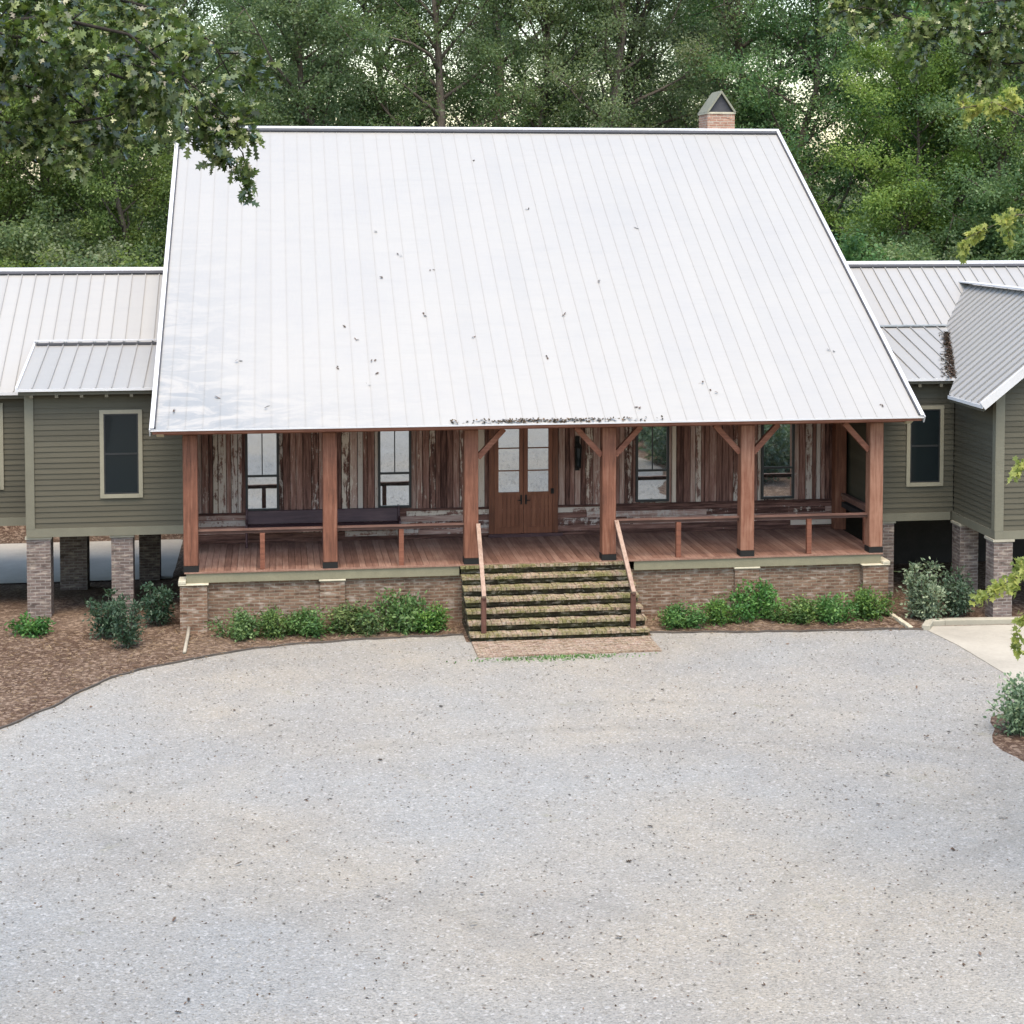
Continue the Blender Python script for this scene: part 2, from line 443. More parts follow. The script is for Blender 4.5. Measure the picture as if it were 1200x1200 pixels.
M['concrete'] = m_concrete("pale_concrete", (0.35, 0.33, 0.285))
M['curb'] = m_concrete("curb_concrete", (0.34, 0.32, 0.26))
M['bark'] = m_timber("bark", (0.035, 0.028, 0.022), (0.085, 0.070, 0.056), (0.17, 0.15, 0.125), 'Z', 0.95)
M['bark_dark'] = m_timber("dark_bark", (0.008, 0.007, 0.006), (0.018, 0.015, 0.012), (0.04, 0.034, 0.028), 'Z', 0.95)
M['leaf_grey'] = m_leaf("leaf_grey_green", (0.058, 0.096, 0.043), (0.114, 0.168, 0.077), (0.205, 0.255, 0.14), 0.48)
M['leaf_mid'] = m_leaf("leaf_mid_green", (0.042, 0.096, 0.040), (0.092, 0.178, 0.072), (0.175, 0.27, 0.125), 0.48)
M['leaf_yellow'] = m_leaf("leaf_yellow_green", (0.066, 0.110, 0.034), (0.132, 0.198, 0.056), (0.25, 0.32, 0.10), 0.48)
M['leaf_oak'] = m_leaf("leaf_oak", (0.007, 0.021, 0.005), (0.048, 0.092, 0.020), (0.26, 0.32, 0.12), 0.32, 0.28, 0.7, 0.05)  # very bright top tone: glints on the leaves put into the colour
M['leaf_spray'] = m_leaf("leaf_lime", (0.13, 0.19, 0.03), (0.25, 0.32, 0.05), (0.45, 0.50, 0.10), 0.5, 0.45, 0.4, 0.05)
M['leaf_shrub'] = m_leaf("leaf_bright_shrub", (0.022, 0.075, 0.020), (0.055, 0.145, 0.038), (0.14, 0.26, 0.07), 0.25)
M['leaf_shrub2'] = m_leaf('leaf_second_shrub', (0.024, 0.062, 0.018), (0.065, 0.135, 0.036), (0.19, 0.28, 0.07), 0.25)
M['leaf_dark'] = m_leaf("leaf_dark_shrub", (0.018, 0.042, 0.024), (0.038, 0.078, 0.046), (0.10, 0.15, 0.095), 0.15)
M['leaf_silver'] = m_leaf("leaf_silver_shrub", (0.045, 0.085, 0.050), (0.11, 0.175, 0.10), (0.34, 0.42, 0.26), 0.25)
M['litter'] = m_leaf("dry_leaf", (0.035, 0.026, 0.019), (0.095, 0.066, 0.046), (0.19, 0.125, 0.085), 0.05, 0.9, 0.1, 0.05)
M['pvc'] = m_plain("pale_drain_pipe", (0.30, 0.275, 0.225), 0.6, 0, 0.25)
M['steel'] = m_plain("dark_edging", (0.07, 0.06, 0.052), 0.85, 0.0, 0.35)
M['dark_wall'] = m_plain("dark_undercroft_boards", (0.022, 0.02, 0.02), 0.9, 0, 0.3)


# ------------------------------------------------------------------ object helpers
def put(o, label=None, cat=None, group=None, kind=None):
    if label:
        o['label'] = label
    if cat:
        o['category'] = cat
    if group:
        o['group'] = group
    if kind:
        o['kind'] = kind
    return o


def thing(name, label, cat, loc=(0, 0, 0), group=None):
    o = bpy.data.objects.new(name, None)
    o.empty_display_size = 0.2
    COL.objects.link(o)
    o.location = loc
    return put(o, label, cat, group)


def world_loc(o):
    p = np.array(o.location, dtype=float)
    while o.parent:
        o = o.parent
        p = p + np.array(o.location, dtype=float)
    return p


class MB:
    def __init__(s):
        s.v, s.f, s.t, s.a = [], [], [], []
        s.tone = 0.5
        s.across = 0.0

    def add(s, vs, fs):
        b = len(s.v)
        s.v += [tuple(map(float, p)) for p in vs]
        for f in fs:
            s.f.append([i + b for i in f])
            s.t.append(s.tone)
            s.a.append(s.across)

    def box(s, x0, x1, y0, y1, z0, z1):
        vs = [(x, y, z) for z in (z0, z1) for y in (y0, y1) for x in (x0, x1)]
        s.add(vs, [(0, 2, 3, 1), (4, 5, 7, 6), (0, 1, 5, 4), (2, 6, 7, 3), (0, 4, 6, 2), (1, 3, 7, 5)])

    def bar(s, p, q, w, h, up=(0, 0, 1)):
        p, q = np.array(p, float), np.array(q, float)
        d = (q - p) / np.linalg.norm(q - p)
        u = np.array(up, float)
        sd_ = np.cross(d, u)
        if np.linalg.norm(sd_) < 1e-6:
            sd_ = np.cross(d, (1.0, 0, 0))
        sd_ /= np.linalg.norm(sd_)
        u = np.cross(sd_, d)
        vs = []
        for c in (p, q):
            for a, b in ((-1, -1), (1, -1), (1, 1), (-1, 1)):
                vs.append(c + sd_ * a * w / 2 + u * b * h / 2)
        s.add(vs, [(0, 1, 2, 3), (7, 6, 5, 4), (0, 4, 5, 1), (1, 5, 6, 2), (2, 6, 7, 3), (3, 7, 4, 0)])

    def prism(s, poly, axis, a0, a1):
        """poly: list of 2-d points; axis the extrusion axis ('X','Y','Z')"""
        n = len(poly)

        def mk(p, a):
            return {'X': (a, p[0], p[1]), 'Y': (p[0], a, p[1]), 'Z': (p[0], p[1], a)}[axis]
        vs = [mk(p, a0) for p in poly] + [mk(p, a1) for p in poly]
        fs = [tuple(range(n)), tuple(range(2 * n - 1, n - 1, -1))]
        fs += [(i, i + n, (i + 1) % n + n, (i + 1) % n) for i in range(n)]
        s.add(vs, fs)

    def tube(s, pts, rs, n=6, cap=True):
        pts = [np.array(p, float) for p in pts]
        vs = []
        prev = None
        for i, p in enumerate(pts):
            d = pts[min(i + 1, len(pts) - 1)] - pts[max(i - 1, 0)]
            d = d / (np.linalg.norm(d) + 1e-9)
            if prev is None:
                a = np.cross(d, (0.0, 0, 1)) if abs(d[2]) < 0.9 else np.cross(d, (1.0, 0, 0))
            else:
                a = prev - d * (prev @ d)
            a = a / (np.linalg.norm(a) + 1e-9)
            prev = a
            b = np.cross(d, a)
            for k in range(n):
                an = 2 * math.pi * k / n
                vs.append(p + (a * math.cos(an) + b * math.sin(an)) * rs[i])
        fs = []
        for i in range(len(pts) - 1):
            for k in range(n):
                fs.append((i * n + k, i * n + (k + 1) % n, (i + 1) * n + (k + 1) % n, (i + 1) * n + k))
        if cap:
            fs.append(tuple(range(n - 1, -1, -1)))
            fs.append(tuple((len(pts) - 1) * n + k for k in range(n)))
        s.add(vs, fs)

    def build(s, name, mat, parent=None, smooth=False, bevel=0.0, recalc=True):
        me = bpy.data.meshes.new(name)
        v = np.array(s.v, float)
        if parent is not None:
            v = v - world_loc(parent)
        me.from_pydata([tuple(p) for p in v], [], s.f)
        at_ = me.attributes.new('tone', 'FLOAT', 'FACE')
        at_.data.foreach_set('value', np.array(s.t, dtype=np.float32))
        at2 = me.attributes.new('across', 'FLOAT', 'FACE')
        at2.data.foreach_set('value', np.array(s.a, dtype=np.float32))
        me.materials.append(mat)
        if recalc:
            import bmesh
            bm = bmesh.new()
            bm.from_mesh(me)
            bmesh.ops.recalc_face_normals(bm, faces=bm.faces)
            bm.to_mesh(me)
            bm.free()
        if smooth:
            me.polygons.foreach_set('use_smooth', [True] * len(me.polygons))
        me.update()
        o = bpy.data.objects.new(name, me)
        COL.objects.link(o)
        if parent is not None:
            o.parent = parent
        if bevel:
            md = o.modifiers.new('bevel', 'BEVEL')
            md.width = bevel
            md.segments = 1
            md.limit_method = 'ANGLE'
        return o


def copy_tree(root, loc, rz=0.0, scale=1.0, label=None, group=None):
    r = root.copy()
    COL.objects.link(r)
    r.location = loc
    r.rotation_euler = (0, 0, rz)
    r.scale = (scale, scale, scale) if not isinstance(scale, tuple) else scale
    if label:
        r['label'] = label
    if group:
        r['group'] = group
    for ch in list(root.children):
        c = ch.copy()
        COL.objects.link(c)
        c.parent = r
        for g in ch.children:
            d = g.copy()
            COL.objects.link(d)
            d.parent = c
    return r


# ------------------------------------------------------------------ foliage helpers
T_RHOMB = np.array([(0, 0, 0), (0.5, 0.45, 0.12), (0, 1, 0), (-0.5, 0.45, 0.12)])
T_OVAL = np.array([(0, 0, 0), (0.42, 0.28, 0.08), (0.40, 0.62, 0.06), (0, 1, -0.10), (-0.40, 0.62, 0.06), (-0.42, 0.28, 0.08)])
_h = [(0.10, 0.12), (0.42, 0.24), (0.16, 0.36), (0.62, 0.54), (0.20, 0.62), (0.52, 0.86), (0.16, 0.86)]
T_OAK = np.array([(0, 0, 0)] + [(a, b, 0.05 * a) for a, b in _h] + [(0, 1.05, 0)] + [(-a, b, 0.05 * a) for a, b in reversed(_h)])
_m = [(0.14, 0.08), (0.52, 0.10), (0.34, 0.34), (0.62, 0.60), (0.24, 0.62)]
T_MAPLE = np.array([(0, 0, 0)] + [(a, b, 0.1 * a) for a, b in _m] + [(0, 1.0, -0.05)] + [(-a, b, 0.1 * a) for a, b in reversed(_m)])


def unit(a):
    return a / (np.linalg.norm(a, axis=-1, keepdims=True) + 1e-9)


def leaf_mesh(name, mat, pos, dirs, length, width, tone, tmpl=T_RHOMB, up=0.6, rng=RNG):
    n, k = len(pos), len(tmpl)
    L = length * rng.uniform(0.7, 1.25, n)[:, None]
    W = width * rng.uniform(0.75, 1.2, n)[:, None]
    d = unit(dirs)
    nr = unit(rng.normal(size=(n, 3)) + np.array([0, 0, up * 2.0]))
    s = unit(np.cross(d, nr))
    nr = np.cross(s, d)
    vs = pos[:, None, :] + d[:, None, :] * (L * tmpl[None, :, 1])[..., None] + s[:, None, :] * (W * tmpl[None, :, 0])[..., None] \
        + nr[:, None, :] * (W * tmpl[None, :, 2])[..., None]
    me = bpy.data.meshes.new(name)
    me.vertices.add(n * k)
    me.vertices.foreach_set('co', vs.reshape(-1).astype(np.float32))
    me.loops.add(n * k)
    me.loops.foreach_set('vertex_index', np.arange(n * k, dtype=np.int32))
    me.polygons.add(n)
    me.polygons.foreach_set('loop_start', (np.arange(n) * k).astype(np.int32))
    try:
        me.polygons.foreach_set('loop_total', np.full(n, k, dtype=np.int32))
    except Exception:
        pass
    me.update(calc_edges=True)
    a = me.attributes.new('tone', 'FLOAT', 'FACE')
    a.data.foreach_set('value', np.clip(tone, 0, 1).astype(np.float32))
    me.materials.append(mat)
    return me


def link(name, me, parent=None):
    o = bpy.data.objects.new(name, me)
    COL.objects.link(o)
    if parent is not None:
        o.parent = parent
    return o


def clumps_to_leaves(cl, per, rng, flat=0.65):
    """cl: array of (x,y,z,r,tone). returns positions, dirs, tone"""
    cl = np.array(cl)
    idx = np.repeat(np.arange(len(cl)), per)
    g = rng.normal(size=(len(idx), 3)) * np.array([1, 1, flat]) * 0.48
    pos = cl[idx, :3] + g * cl[idx, 3:4]
    dirs = g + rng.normal(size=g.shape) * 0.8 + np.array([0, 0, -0.25])
    tone = cl[idx, 4] + rng.normal(size=len(idx)) * 0.17
    return pos, dirs, tone


def make_tree(name, seed, H, R, cb, nl, per, mat, lsize, barkm, label, cat='tree', group=None, sub=5, droop=0.0):
    rng = np.random.default_rng(seed)
    root = thing(name, label, cat, (0, 0, 0), group)
    tb = MB()
    K = 8
    off = np.cumsum(rng.normal(size=(K, 2)) * 0.018 * H, axis=0)
    tp = np.array([(off[i, 0] - off[0, 0], off[i, 1] - off[0, 1], H * 0.95 * i / (K - 1)) for i in range(K)])
    tr = [0.016 * H * (1 - 0.86 * i / (K - 1)) * (1.35 if i == 0 else 1) for i in range(K)]
    tb.tube(tp, tr, 8)

    def trunk_at(t):
        x = t / 0.95 * (K - 1)
        i = min(int(x), K - 2)
        return tp[i] + (tp[i + 1] - tp[i]) * (x - i)
    cl = []
    az = rng.uniform(0, 6.28)
    for i in range(nl):
        t = cb + (0.95 - cb) * (i + rng.uniform(0, 1)) / nl
        az += 2.4 + rng.normal() * 0.35
        u = (t - cb) / (1 - cb)
        ln = R * (0.35 + 0.75 * math.sin(math.pi * min(1, 0.22 + 0.72 * u))) * rng.uniform(0.6, 1.12)
        el = rad(rng.uniform(4, 30) + 38 * u)
        p0 = trunk_at(t)
        d = np.array([math.cos(az) * math.cos(el), math.sin(az) * math.cos(el), math.sin(el)])
        pts = [p0]
        for j in range(1, 5):
            d = unit(d + rng.normal(size=3) * 0.13 + np.array([0, 0, 0.04 - droop]))
            pts.append(pts[-1] + d * ln / 4)
        r0 = 0.0055 * H * (1 - 0.55 * u)
        tb.tube(pts, [r0 * (1 - 0.2 * j) for j in range(5)], 5)
        ct = rng.normal() * 0.16
        for j in range(sub):
            q = pts[1 + min(3, int(j * 4 / sub))] if j else pts[4]
            dd = unit(d + rng.normal(size=3) * 0.75)
            e = q + dd * ln * rng.uniform(0.14, 0.42)
            tb.tube([q, (q + e) / 2 + rng.normal(size=3) * 0.05, e], [r0 * 0.35, r0 * 0.25, r0 * 0.1], 4)
            cl.append((*e, rng.uniform(0.45, 0.95) * R * 0.27, 0.47 + ct + rng.normal() * 0.2))
            cl.append((*((q + e) / 2), rng.uniform(0.4, 0.8) * R * 0.22, 0.42 + ct + rng.normal() * 0.2))
    for _ in range(5):
        cl.append((*(tp[-1] + rng.normal(size=3) * 0.09 * R), 0.3 * R, 0.55 + rng.normal() * 0.1))
    tb.build('trunk', barkm, root, smooth=True, recalc=False)
    pos, dirs, tone = clumps_to_leaves(cl, per, rng)
    link('crown', leaf_mesh('crown', mat, pos, dirs, lsize, lsize * 0.62, tone, T_RHOMB, 0.5, rng), root)
    return root


def make_shrub(name, seed, wx, wy, h, n, mat, lsize, label, group=None, tmpl=T_OVAL, low=0.08, cat='shrub', lobes=9):
    rng = np.random.default_rng(seed)
    root = thing(name, label, cat, (0, 0, 0), group)
    sb = MB()
    cl = []
    for i in range(lobes):
        a = rng.uniform(0, 6.28)
        rr = math.sqrt(rng.uniform(0, 1))
        top = h * (1 - 0.35 * rr * rr) * rng.uniform(0.72, 1.08)
        e = np.array([math.cos(a) * wx * 0.42 * rr, math.sin(a) * wy * 0.42 * rr, top * 0.86])
        sb.tube([(e[0] * 0.15, e[1] * 0.15, 0), e * np.array([0.6, 0.6, 0.55]), e], [0.014, 0.01, 0.004], 4)
        tt = 0.5 + rng.normal() * 0.12
        for f in (1.0, 0.72, 0.45, 0.22):
            p = e * np.array([0.5 + 0.6 * f, 0.5 + 0.6 * f, f])
            cl.append((p[0] * rng.uniform(0.8, 1.2), p[1] * rng.uniform(0.8, 1.2), max(low, p[2]), 0.30 * min(wx, h * 1.3) * (1.05 - 0.35 * f) * rng.uniform(0.6, 1.1), tt + 0.1 * (f - 0.5)))
    sb.build('stem', M['bark'], root, recalc=False)
    pos, dirs, tone = clumps_to_leaves(cl, max(3, n // len(cl)), rng, 0.7)
    pos[:, 2] = np.abs(pos[:, 2] - 0.02) + 0.02
    dirs[:, 2] += 0.35
    link('foliage', leaf_mesh('foliage', mat, pos, dirs, lsize, lsize * 0.5, tone, tmpl, 0.5, rng), root)
    return root


# ================================================================== GROUND
def smooth(x):
    x = np.clip(x, 0, 1)
    return x * x * (3 - 2 * x)


def gh(X, Y):
    left = smooth((0.6 - X) / 1.2)
    h = -0.8 * smooth((Y - 1.5) / 8.5) * left
    h = h + (0.8 * left + 0.5) * smooth((Y - 14.2) / 2.6) + 0.02 * np.maximum(0, Y - 17)
    return h


def grid_mesh(name, xs, ys, fn, mat):
    X, Y = np.meshgrid(xs, ys)
    Z = fn(X, Y)
    nx, ny = len(xs), len(ys)
    me = bpy.data.meshes.new(name)
    v = np.stack([X, Y, Z], -1).reshape(-1, 3)
    fs = [(j * nx + i, j * nx + i + 1, (j + 1) * nx + i + 1, (j + 1) * nx + i) for j in range(ny - 1) for i in range(nx - 1)]
    me.from_pydata([tuple(p) for p in v], [], fs)
    me.polygons.foreach_set('use_smooth', [True] * len(fs))
    me.materials.append(mat)
    return link(name, me)


xs = np.concatenate([[-900, -300, -120], np.linspace(-60, 80, 141), [140, 300, 900]])
ys = np.concatenate([[-900, -300, -120], np.linspace(-60, 80, 141), [140, 300, 900]])
put(grid_mesh('ground', xs, ys, gh, M['straw']), kind='structure')

# gravel court: outline follows the bed edge in front of the house
edge_left = [(-6.2, -60), (-5.4, -40), (-4.4, -26), (-4.0, -17), (-3.7, -10.5), (-3.3, -7.6), (-2.91, -6.29), (-2.21, -5.14), (-1.47, -3.59), (-0.85, -2.85), (-0.05, -2.33),
             (0.9, -1.75), (1.85, -1.38), (3.58, -1.12), (5.57, -1.03)]
edge_right = [(9.42, -1.38), (11.86, -1.66), (14.86, -1.82), (15.2, -1.90)]
apron_edge = [(15.2, -1.90), (15.36, -3.2), (15.42, -5.3), (15.2, -6.7), (14.75, -7.3)]
island_edge = [(14.75, -7.3), (14.05, -7.9), (13.62, -8.9), (13.45, -9.7), (13.55, -10.5), (14.2, -12.0), (14.6, -15), (14.2, -24), (13.6, -40), (13.6, -60)]


def wobble(pts, step=0.22, amp=0.03):
    out = []
    for (x0, y0), (x1, y1) in zip(pts[:-1], pts[1:]):
        L = math.hypot(x1 - x0, y1 - y0)
        n = max(1, int(L / step))
        for k in range(n):
            t_ = k / n
            x, y = x0 + (x1 - x0) * t_, y0 + (y1 - y0) * t_
            a = amp * (math.sin(x * 5.3 + y * 3.1) + 0.6 * math.sin(x * 13.7 - y * 9.1))
            nx_, ny_ = -(y1 - y0) / L, (x1 - x0) / L
            out.append((x + nx_ * a, y + ny_ * a))
    out.append(pts[-1])
    return out


outline = wobble(edge_left) + [(5.57, -1.6), (9.42, -1.6)] + wobble(edge_right) + apron_edge[1:] + wobble(island_edge, 0.3, 0.06)[1:]


def flat_sheet(name, poly, z, mat):
    import bmesh
    bm = bmesh.new()
    vs = [bm.verts.new((x, y, z)) for x, y in poly]
    f = bm.faces.new(vs)
    bmesh.ops.triangulate(bm, faces=[f])
    bmesh.ops.recalc_face_normals(bm, faces=bm.faces)
    if sum(f.normal.z for f in bm.faces) < 0:
        bmesh.ops.reverse_faces(bm, faces=bm.faces)
    me = bpy.data.meshes.new(name)
    bm.to_mesh(me)
    bm.free()
    me.materials.append(mat)
    return put(link(name, me), kind='structure')


flat_sheet('gravel_court', outline, 0.012, M['gravel'])
flat_sheet('concrete_apron', [(15.2, -1.90), (15.44, -1.66), (26, -2.2), (26, -8.6), (14.75, -7.3), (15.2, -6.7), (15.42, -5.3), (15.36, -3.2)], 0.020, M['concrete'])
cb = MB()
cpts = [(15.18, -1.93), (15.42, -1.52), (15.75, -1.47), (20.0, -1.72), (26.0, -2.1)]
for a, b in zip(cpts[:-1], cpts[1:]):
    cb.bar((*a, 0.05), (*b, 0.05), 0.17, 0.15)
put(cb.build('apron_curb', M['curb'], bevel=0.02), kind='structure')
put(grid_mesh('driveway', np.linspace(-12, -0.4, 30), np.linspace(8.6, 14.3, 40), lambda X, Y: gh(X, Y) + 0.04, m_concrete('bright_driveway_concrete', (0.48, 0.45, 0.40))), kind='structure')


def edging(name, pts, label):
    b = MB()
    pts = wobble(pts)
    for (x0, y0), (x1, y1) in zip(pts[:-1], pts[1:]):
        b.bar((x0, y0, 0.018), (x1, y1, 0.018), 0.035, 0.05 + 0.02 * random.random())
    put(b.build(name, M['steel']), label, 'edging', 'dark edging along the gravel')


edging('bed_edging', edge_left[5:11], 'dark curved edging between pine straw bed and gravel, left of the house')
edging('bed_edging', edge_left[10:], 'low dark edging of the shrub bed left of the brick steps')
edging('bed_edging', edge_right, 'low dark edging of the shrub bed right of the brick steps')

# ================================================================== MAIN HOUSE
FZ = 1.26                       # porch floor
PX = [0.0, 2.88, 5.86, 8.83, 11.88, 14.78]
RS = (10.894 - 4.306) / (10.62 + 0.48)
XL, XR = -0.77, 15.653
WY = 3.03                       # front wall plane


def roof_z(Y):
    return 4.306 + RS * (Y + 0.48)


house = thing('farmhouse', 'large gabled farmhouse with white metal roof, weathered plank front and timber porch', 'house', (7.4, 0, 0))

# --- weathered plank front wall
pb = MB()
rng = random.Random(3)
x = 0.0
while x < 14.8:
    wd = rng.uniform(0.09, 0.20)
    x1 = min(14.8, x + wd - 0.006)
    pb.tone = rng.random()
    y = WY - rng.uniform(-0.012, 0.022)
    pb.box(x, x1 - 0.008, y, WY + 0.1, 1.94, 6.1)
    x += wd
z = FZ + 0.02
pb.across = 1.0
while z < 1.93:
    hd = rng.uniform(0.12, 0.2)
    z1 = min(1.935, z + hd - 0.006)
    xx = 0.0
    while xx < 14.8:
        ln = rng.uniform(1.6, 3.4)
        pb.tone = rng.random()
        pb.box(xx, min(14.8, xx + ln - 0.006), WY - rng.uniform(0.012, 0.03), WY + 0.1, z, z1)
        xx += ln
    z += hd
pb.tone = 0.55
pb.box(0.0, 14.8, WY - 0.055, WY - 0.031, 1.90, 1.955)
pb.box(0.0, 14.8, WY - 0.05, WY - 0.031, FZ + 0.0, FZ + 0.09)
pb.build('plank_wall', M['barn'], house, bevel=0.0)


def siding_wall(poly_fn, u0, u1, z0, z1, axis, plane, out, exp=0.118):
    """lap boards; axis 'X' = wall runs along X at Y=plane; out = -1/+1 outward direction"""
    b = MB()
    rg = random.Random(int((u0 + z0 + plane) * 97))
    z = z0
    while z < z1 - 0.01:
        zt = min(z1, z + exp)
        a, c = poly_fn(z, zt) if poly_fn else (u0, u1)
        b.tone = rg.random()
        lo, hi = plane + out * 0.026, plane + out * 0.008
        if axis == 'X':
            b.prism([(lo, z), (hi, zt), (plane - out * 0.06, zt), (plane - out * 0.06, z)], 'X', a, c)
        else:
            b.prism([(lo, z), (hi, zt), (plane - out * 0.06, zt), (plane - out * 0.06, z)], 'Y', a, c)
        z = zt
    return b


def gable(z, zt):
    zz = max(z, zt)
    # span of the main gable at that height, kept below the roof slab
    d = (zz + 0.35 - roof_z(10.62)) / -RS
    return max(WY + 0.11, 10.62 - d), min(18.2, 10.62 + d)


for plane, out in ((0.06, -1), (14.74, 1)):
    siding_wall(lambda z, zt: gable(z, zt), 0, 0, 0.9, 10.3, 'Y', plane, out).build('side_wall', M['siding'], house)
siding_wall(None, 0.0, 14.8, 0.6, 6.0, 'X', 18.2, 1).build('rear_wall', M['siding'], house)

# --- roof
rb = MB()
rg = random.Random(8)
TH = 0.10
ridgeY = 10.62
NPAN = 47
pw = (XR - XL) / NPAN
for i in range(NPAN):
    a, c = XL + i * pw, XL + (i + 1) * pw
    rb.tone = rg.random()
    rb.add([(a, -0.48, roof_z(-0.48)), (c, -0.48, roof_z(-0.48)), (c, ridgeY, roof_z(ridgeY)), (a, ridgeY, roof_z(ridgeY))], [(0, 1, 2, 3)])
    bz = roof_z(-0.48)
    rb.add([(a, ridgeY, roof_z(ridgeY)), (c, ridgeY, roof_z(ridgeY)), (c, 2 * ridgeY + 0.48, bz), (a, 2 * ridgeY + 0.48, bz)], [(0, 1, 2, 3)])
rb.tone = 0.3
for i in range(1, NPAN):
    a = XL + i * pw
    nz = 0.006
    rb.bar((a, -0.47, roof_z(-0.47) + nz), (a, ridgeY - 0.05, roof_z(ridgeY - 0.05) + nz), 0.010, 0.012)
    rb.bar((a, 2 * ridgeY + 0.47, roof_z(-0.47) + nz), (a, ridgeY + 0.05, roof_z(ridgeY - 0.05) + nz), 0.018, 0.03)
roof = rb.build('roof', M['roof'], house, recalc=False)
ub = MB()
for s in (1, -1):
    def yy(y):
        return y if s == 1 else 2 * ridgeY - y
    ub.prism([(yy(-0.44), roof_z(-0.44) - 0.015), (yy(ridgeY), roof_z(ridgeY) - 0.015), (yy(ridgeY), roof_z(ridgeY) - 0.015 - TH), (yy(-0.44), roof_z(-0.44) - 0.015 - TH)], 'X', XL + 0.04, XR - 0.04)
ub.build('roof_deck', M['beam'], roof)
tb = MB()
tb.bar((XL, -0.485, roof_z(-0.48) - 0.012), (XR, -0.485, roof_z(-0.48) - 0.012), 0.02, 0.03)
tb.build('drip_edge', M['trim_metal'], roof)
for X, sgn in ((XL, 1), (XR, -1)):
    tb = MB()
    for yA, yB in ((-0.49, ridgeY + 0.02), (2 * ridgeY + 0.49, ridgeY - 0.02)):
        f = lambda y: roof_z(y) if yA < 5 else roof_z(2 * ridgeY - y)
        tb.bar((X + sgn * 0.035, yA, f(yA) + 0.035), (X + sgn * 0.035, yB, f(yB) + 0.035), 0.085, 0.05)
        tb.bar((X - sgn * 0.008, yA, f(yA) - 0.05), (X - sgn * 0.008, yB, f(yB) - 0.05), 0.02, 0.16)
    tb.build('rake_trim', M['trim_metal'], roof)
tb = MB()
for X, sgn in ((XL, 1), (XR, -1)):
    tb.bar((X + sgn * 0.092, -0.45, roof_z(-0.45) + 0.022), (X + sgn * 0.092, ridgeY - 0.1, roof_z(ridgeY - 0.1) + 0.022), 0.03, 0.04)
tb.bar((XL + 0.12, ridgeY - 0.13, roof_z(ridgeY - 0.13) + 0.03), (XR - 0.12, ridgeY - 0.13, roof_z(ridgeY - 0.13) + 0.03), 0.10, 0.055, up=(0, -RS, 1))
tb.build('shadow_strip', M['dark_gap'], roof)  # dark strips painting the shadow line under ridge cap and rake trim
tb = MB()
for s in (1, -1):
    p = [(ridgeY, roof_z(ridgeY) + 0.075), (ridgeY - s * 0.08, roof_z(ridgeY - 0.08) + 0.075), (ridgeY - s * 0.08, roof_z(ridgeY - 0.08) + 0.058), (ridgeY, roof_z(ridgeY) + 0.055)]
    tb.prism(p, 'X', XL, XR)
tb.build('ridge_cap', M['trim_metal'], roof)

# --- chimney with gabled hood
chb = MB()
chb.box(13.74, 14.52, 11.05, 12.05, 9.8, 11.40)
chim = chb.build('chimney', M['brick_red'], house)
hb = MB()
hb.box(13.715, 14.545, 11.025, 12.075, 11.40, 11.45)
hb.build('chimney_ledge', M['cap'], chim)
hb = MB()
for s in (-1, 1):
    cx = 14.13
    hb.prism([(cx, 12.05), (cx + s * 0.42, 11.452), (cx + s * 0.36, 11.452), (cx, 11.97)], 'Y', 11.0, 12.1)
hb.build('chimney_hood', m_plain("verdigris_hood", (0.20, 0.20, 0.155), 0.5, 0.2, 0.25), chim)
hb = MB()
hb.prism([(13.80, 11.452), (14.46, 11.452), (14.13, 11.94)], 'Y', 11.10, 12.0)
hb.build('flue_screen', M['dark_gap'], chim)

# --- porch floor, fascia, foundation
db = MB()
x = -0.14
rg = random.Random(5)
while x < 14.94:
    wd = 0.135
    db.tone = rg.random()
    db.box(x, min(14.94, x + wd - 0.007), 0.06, WY - 0.055, FZ - 0.04, FZ)
    x += wd
db.build('porch_floor', M['deck'], house)
fb = MB()
fb.tone = 0.7
fb.box(-0.14, 14.94, 0.0, 0.056, FZ - 0.03, FZ + 0.003)
fb.build('floor_edge_board', M['deck'], house)
fb = MB()
fb.box(-0.10, 5.60, 0.03, 0.07, 1.03, FZ - 0.031)
fb.box(-0.10, -0.06, 0.07, 1.7, 1.03, FZ - 0.041)
fb.build('porch_fascia', M['fascia'], house)
fb = MB()
fb.box(9.38, 14.90, 0.03, 0.07, 1.03, FZ - 0.031)
fb.box(14.86, 14.90, 0.07, 1.05, 1.03, FZ - 0.041)
fb.build('porch_fascia', M['fascia'], house)
fb = MB()
fb.box(0.25, 14.5, 0.12, 0.32, -0.1, 1.027)
fb.box(-0.05, 0.18, 0.36, 3.0, -0.9, 1.027)
fb.box(14.6, 14.83, 0.36, 3.0, -0.9, 1.027)
fb.build('foundation_wall', M['brick'], house)
for a, c in ((-0.23, 0.33), (2.66, 3.18), (11.62, 12.16), (14.47, 15.04)):
    corner = a < 0 or c > 15
    b = MB()
    b.box(a, c, -0.07 if corner else 0.05, 0.35 if corner else 0.115, -0.1, 1.00 if corner else 0.985)
    pr_ = b.build('porch_pier', M['brick'], house)
    b = MB()
    if corner:
        b.box(a - 0.03, c + 0.03, -0.10, 0.38, 1.00, 1.027)
        e0, e1 = (a - 0.03, -0.105) if a < 0 else (14.905, c + 0.03)
        b.box(e0, e1, -0.10, 0.38, 1.027, 1.10)
    else:
        b.box(a - 0.02, c + 0.02, 0.02, 0.118, 0.985, 1.026)
    b.build('cap_stone', M['cap'], pr_, bevel=0.01)

# --- posts with braces and boots
HW = 0.15


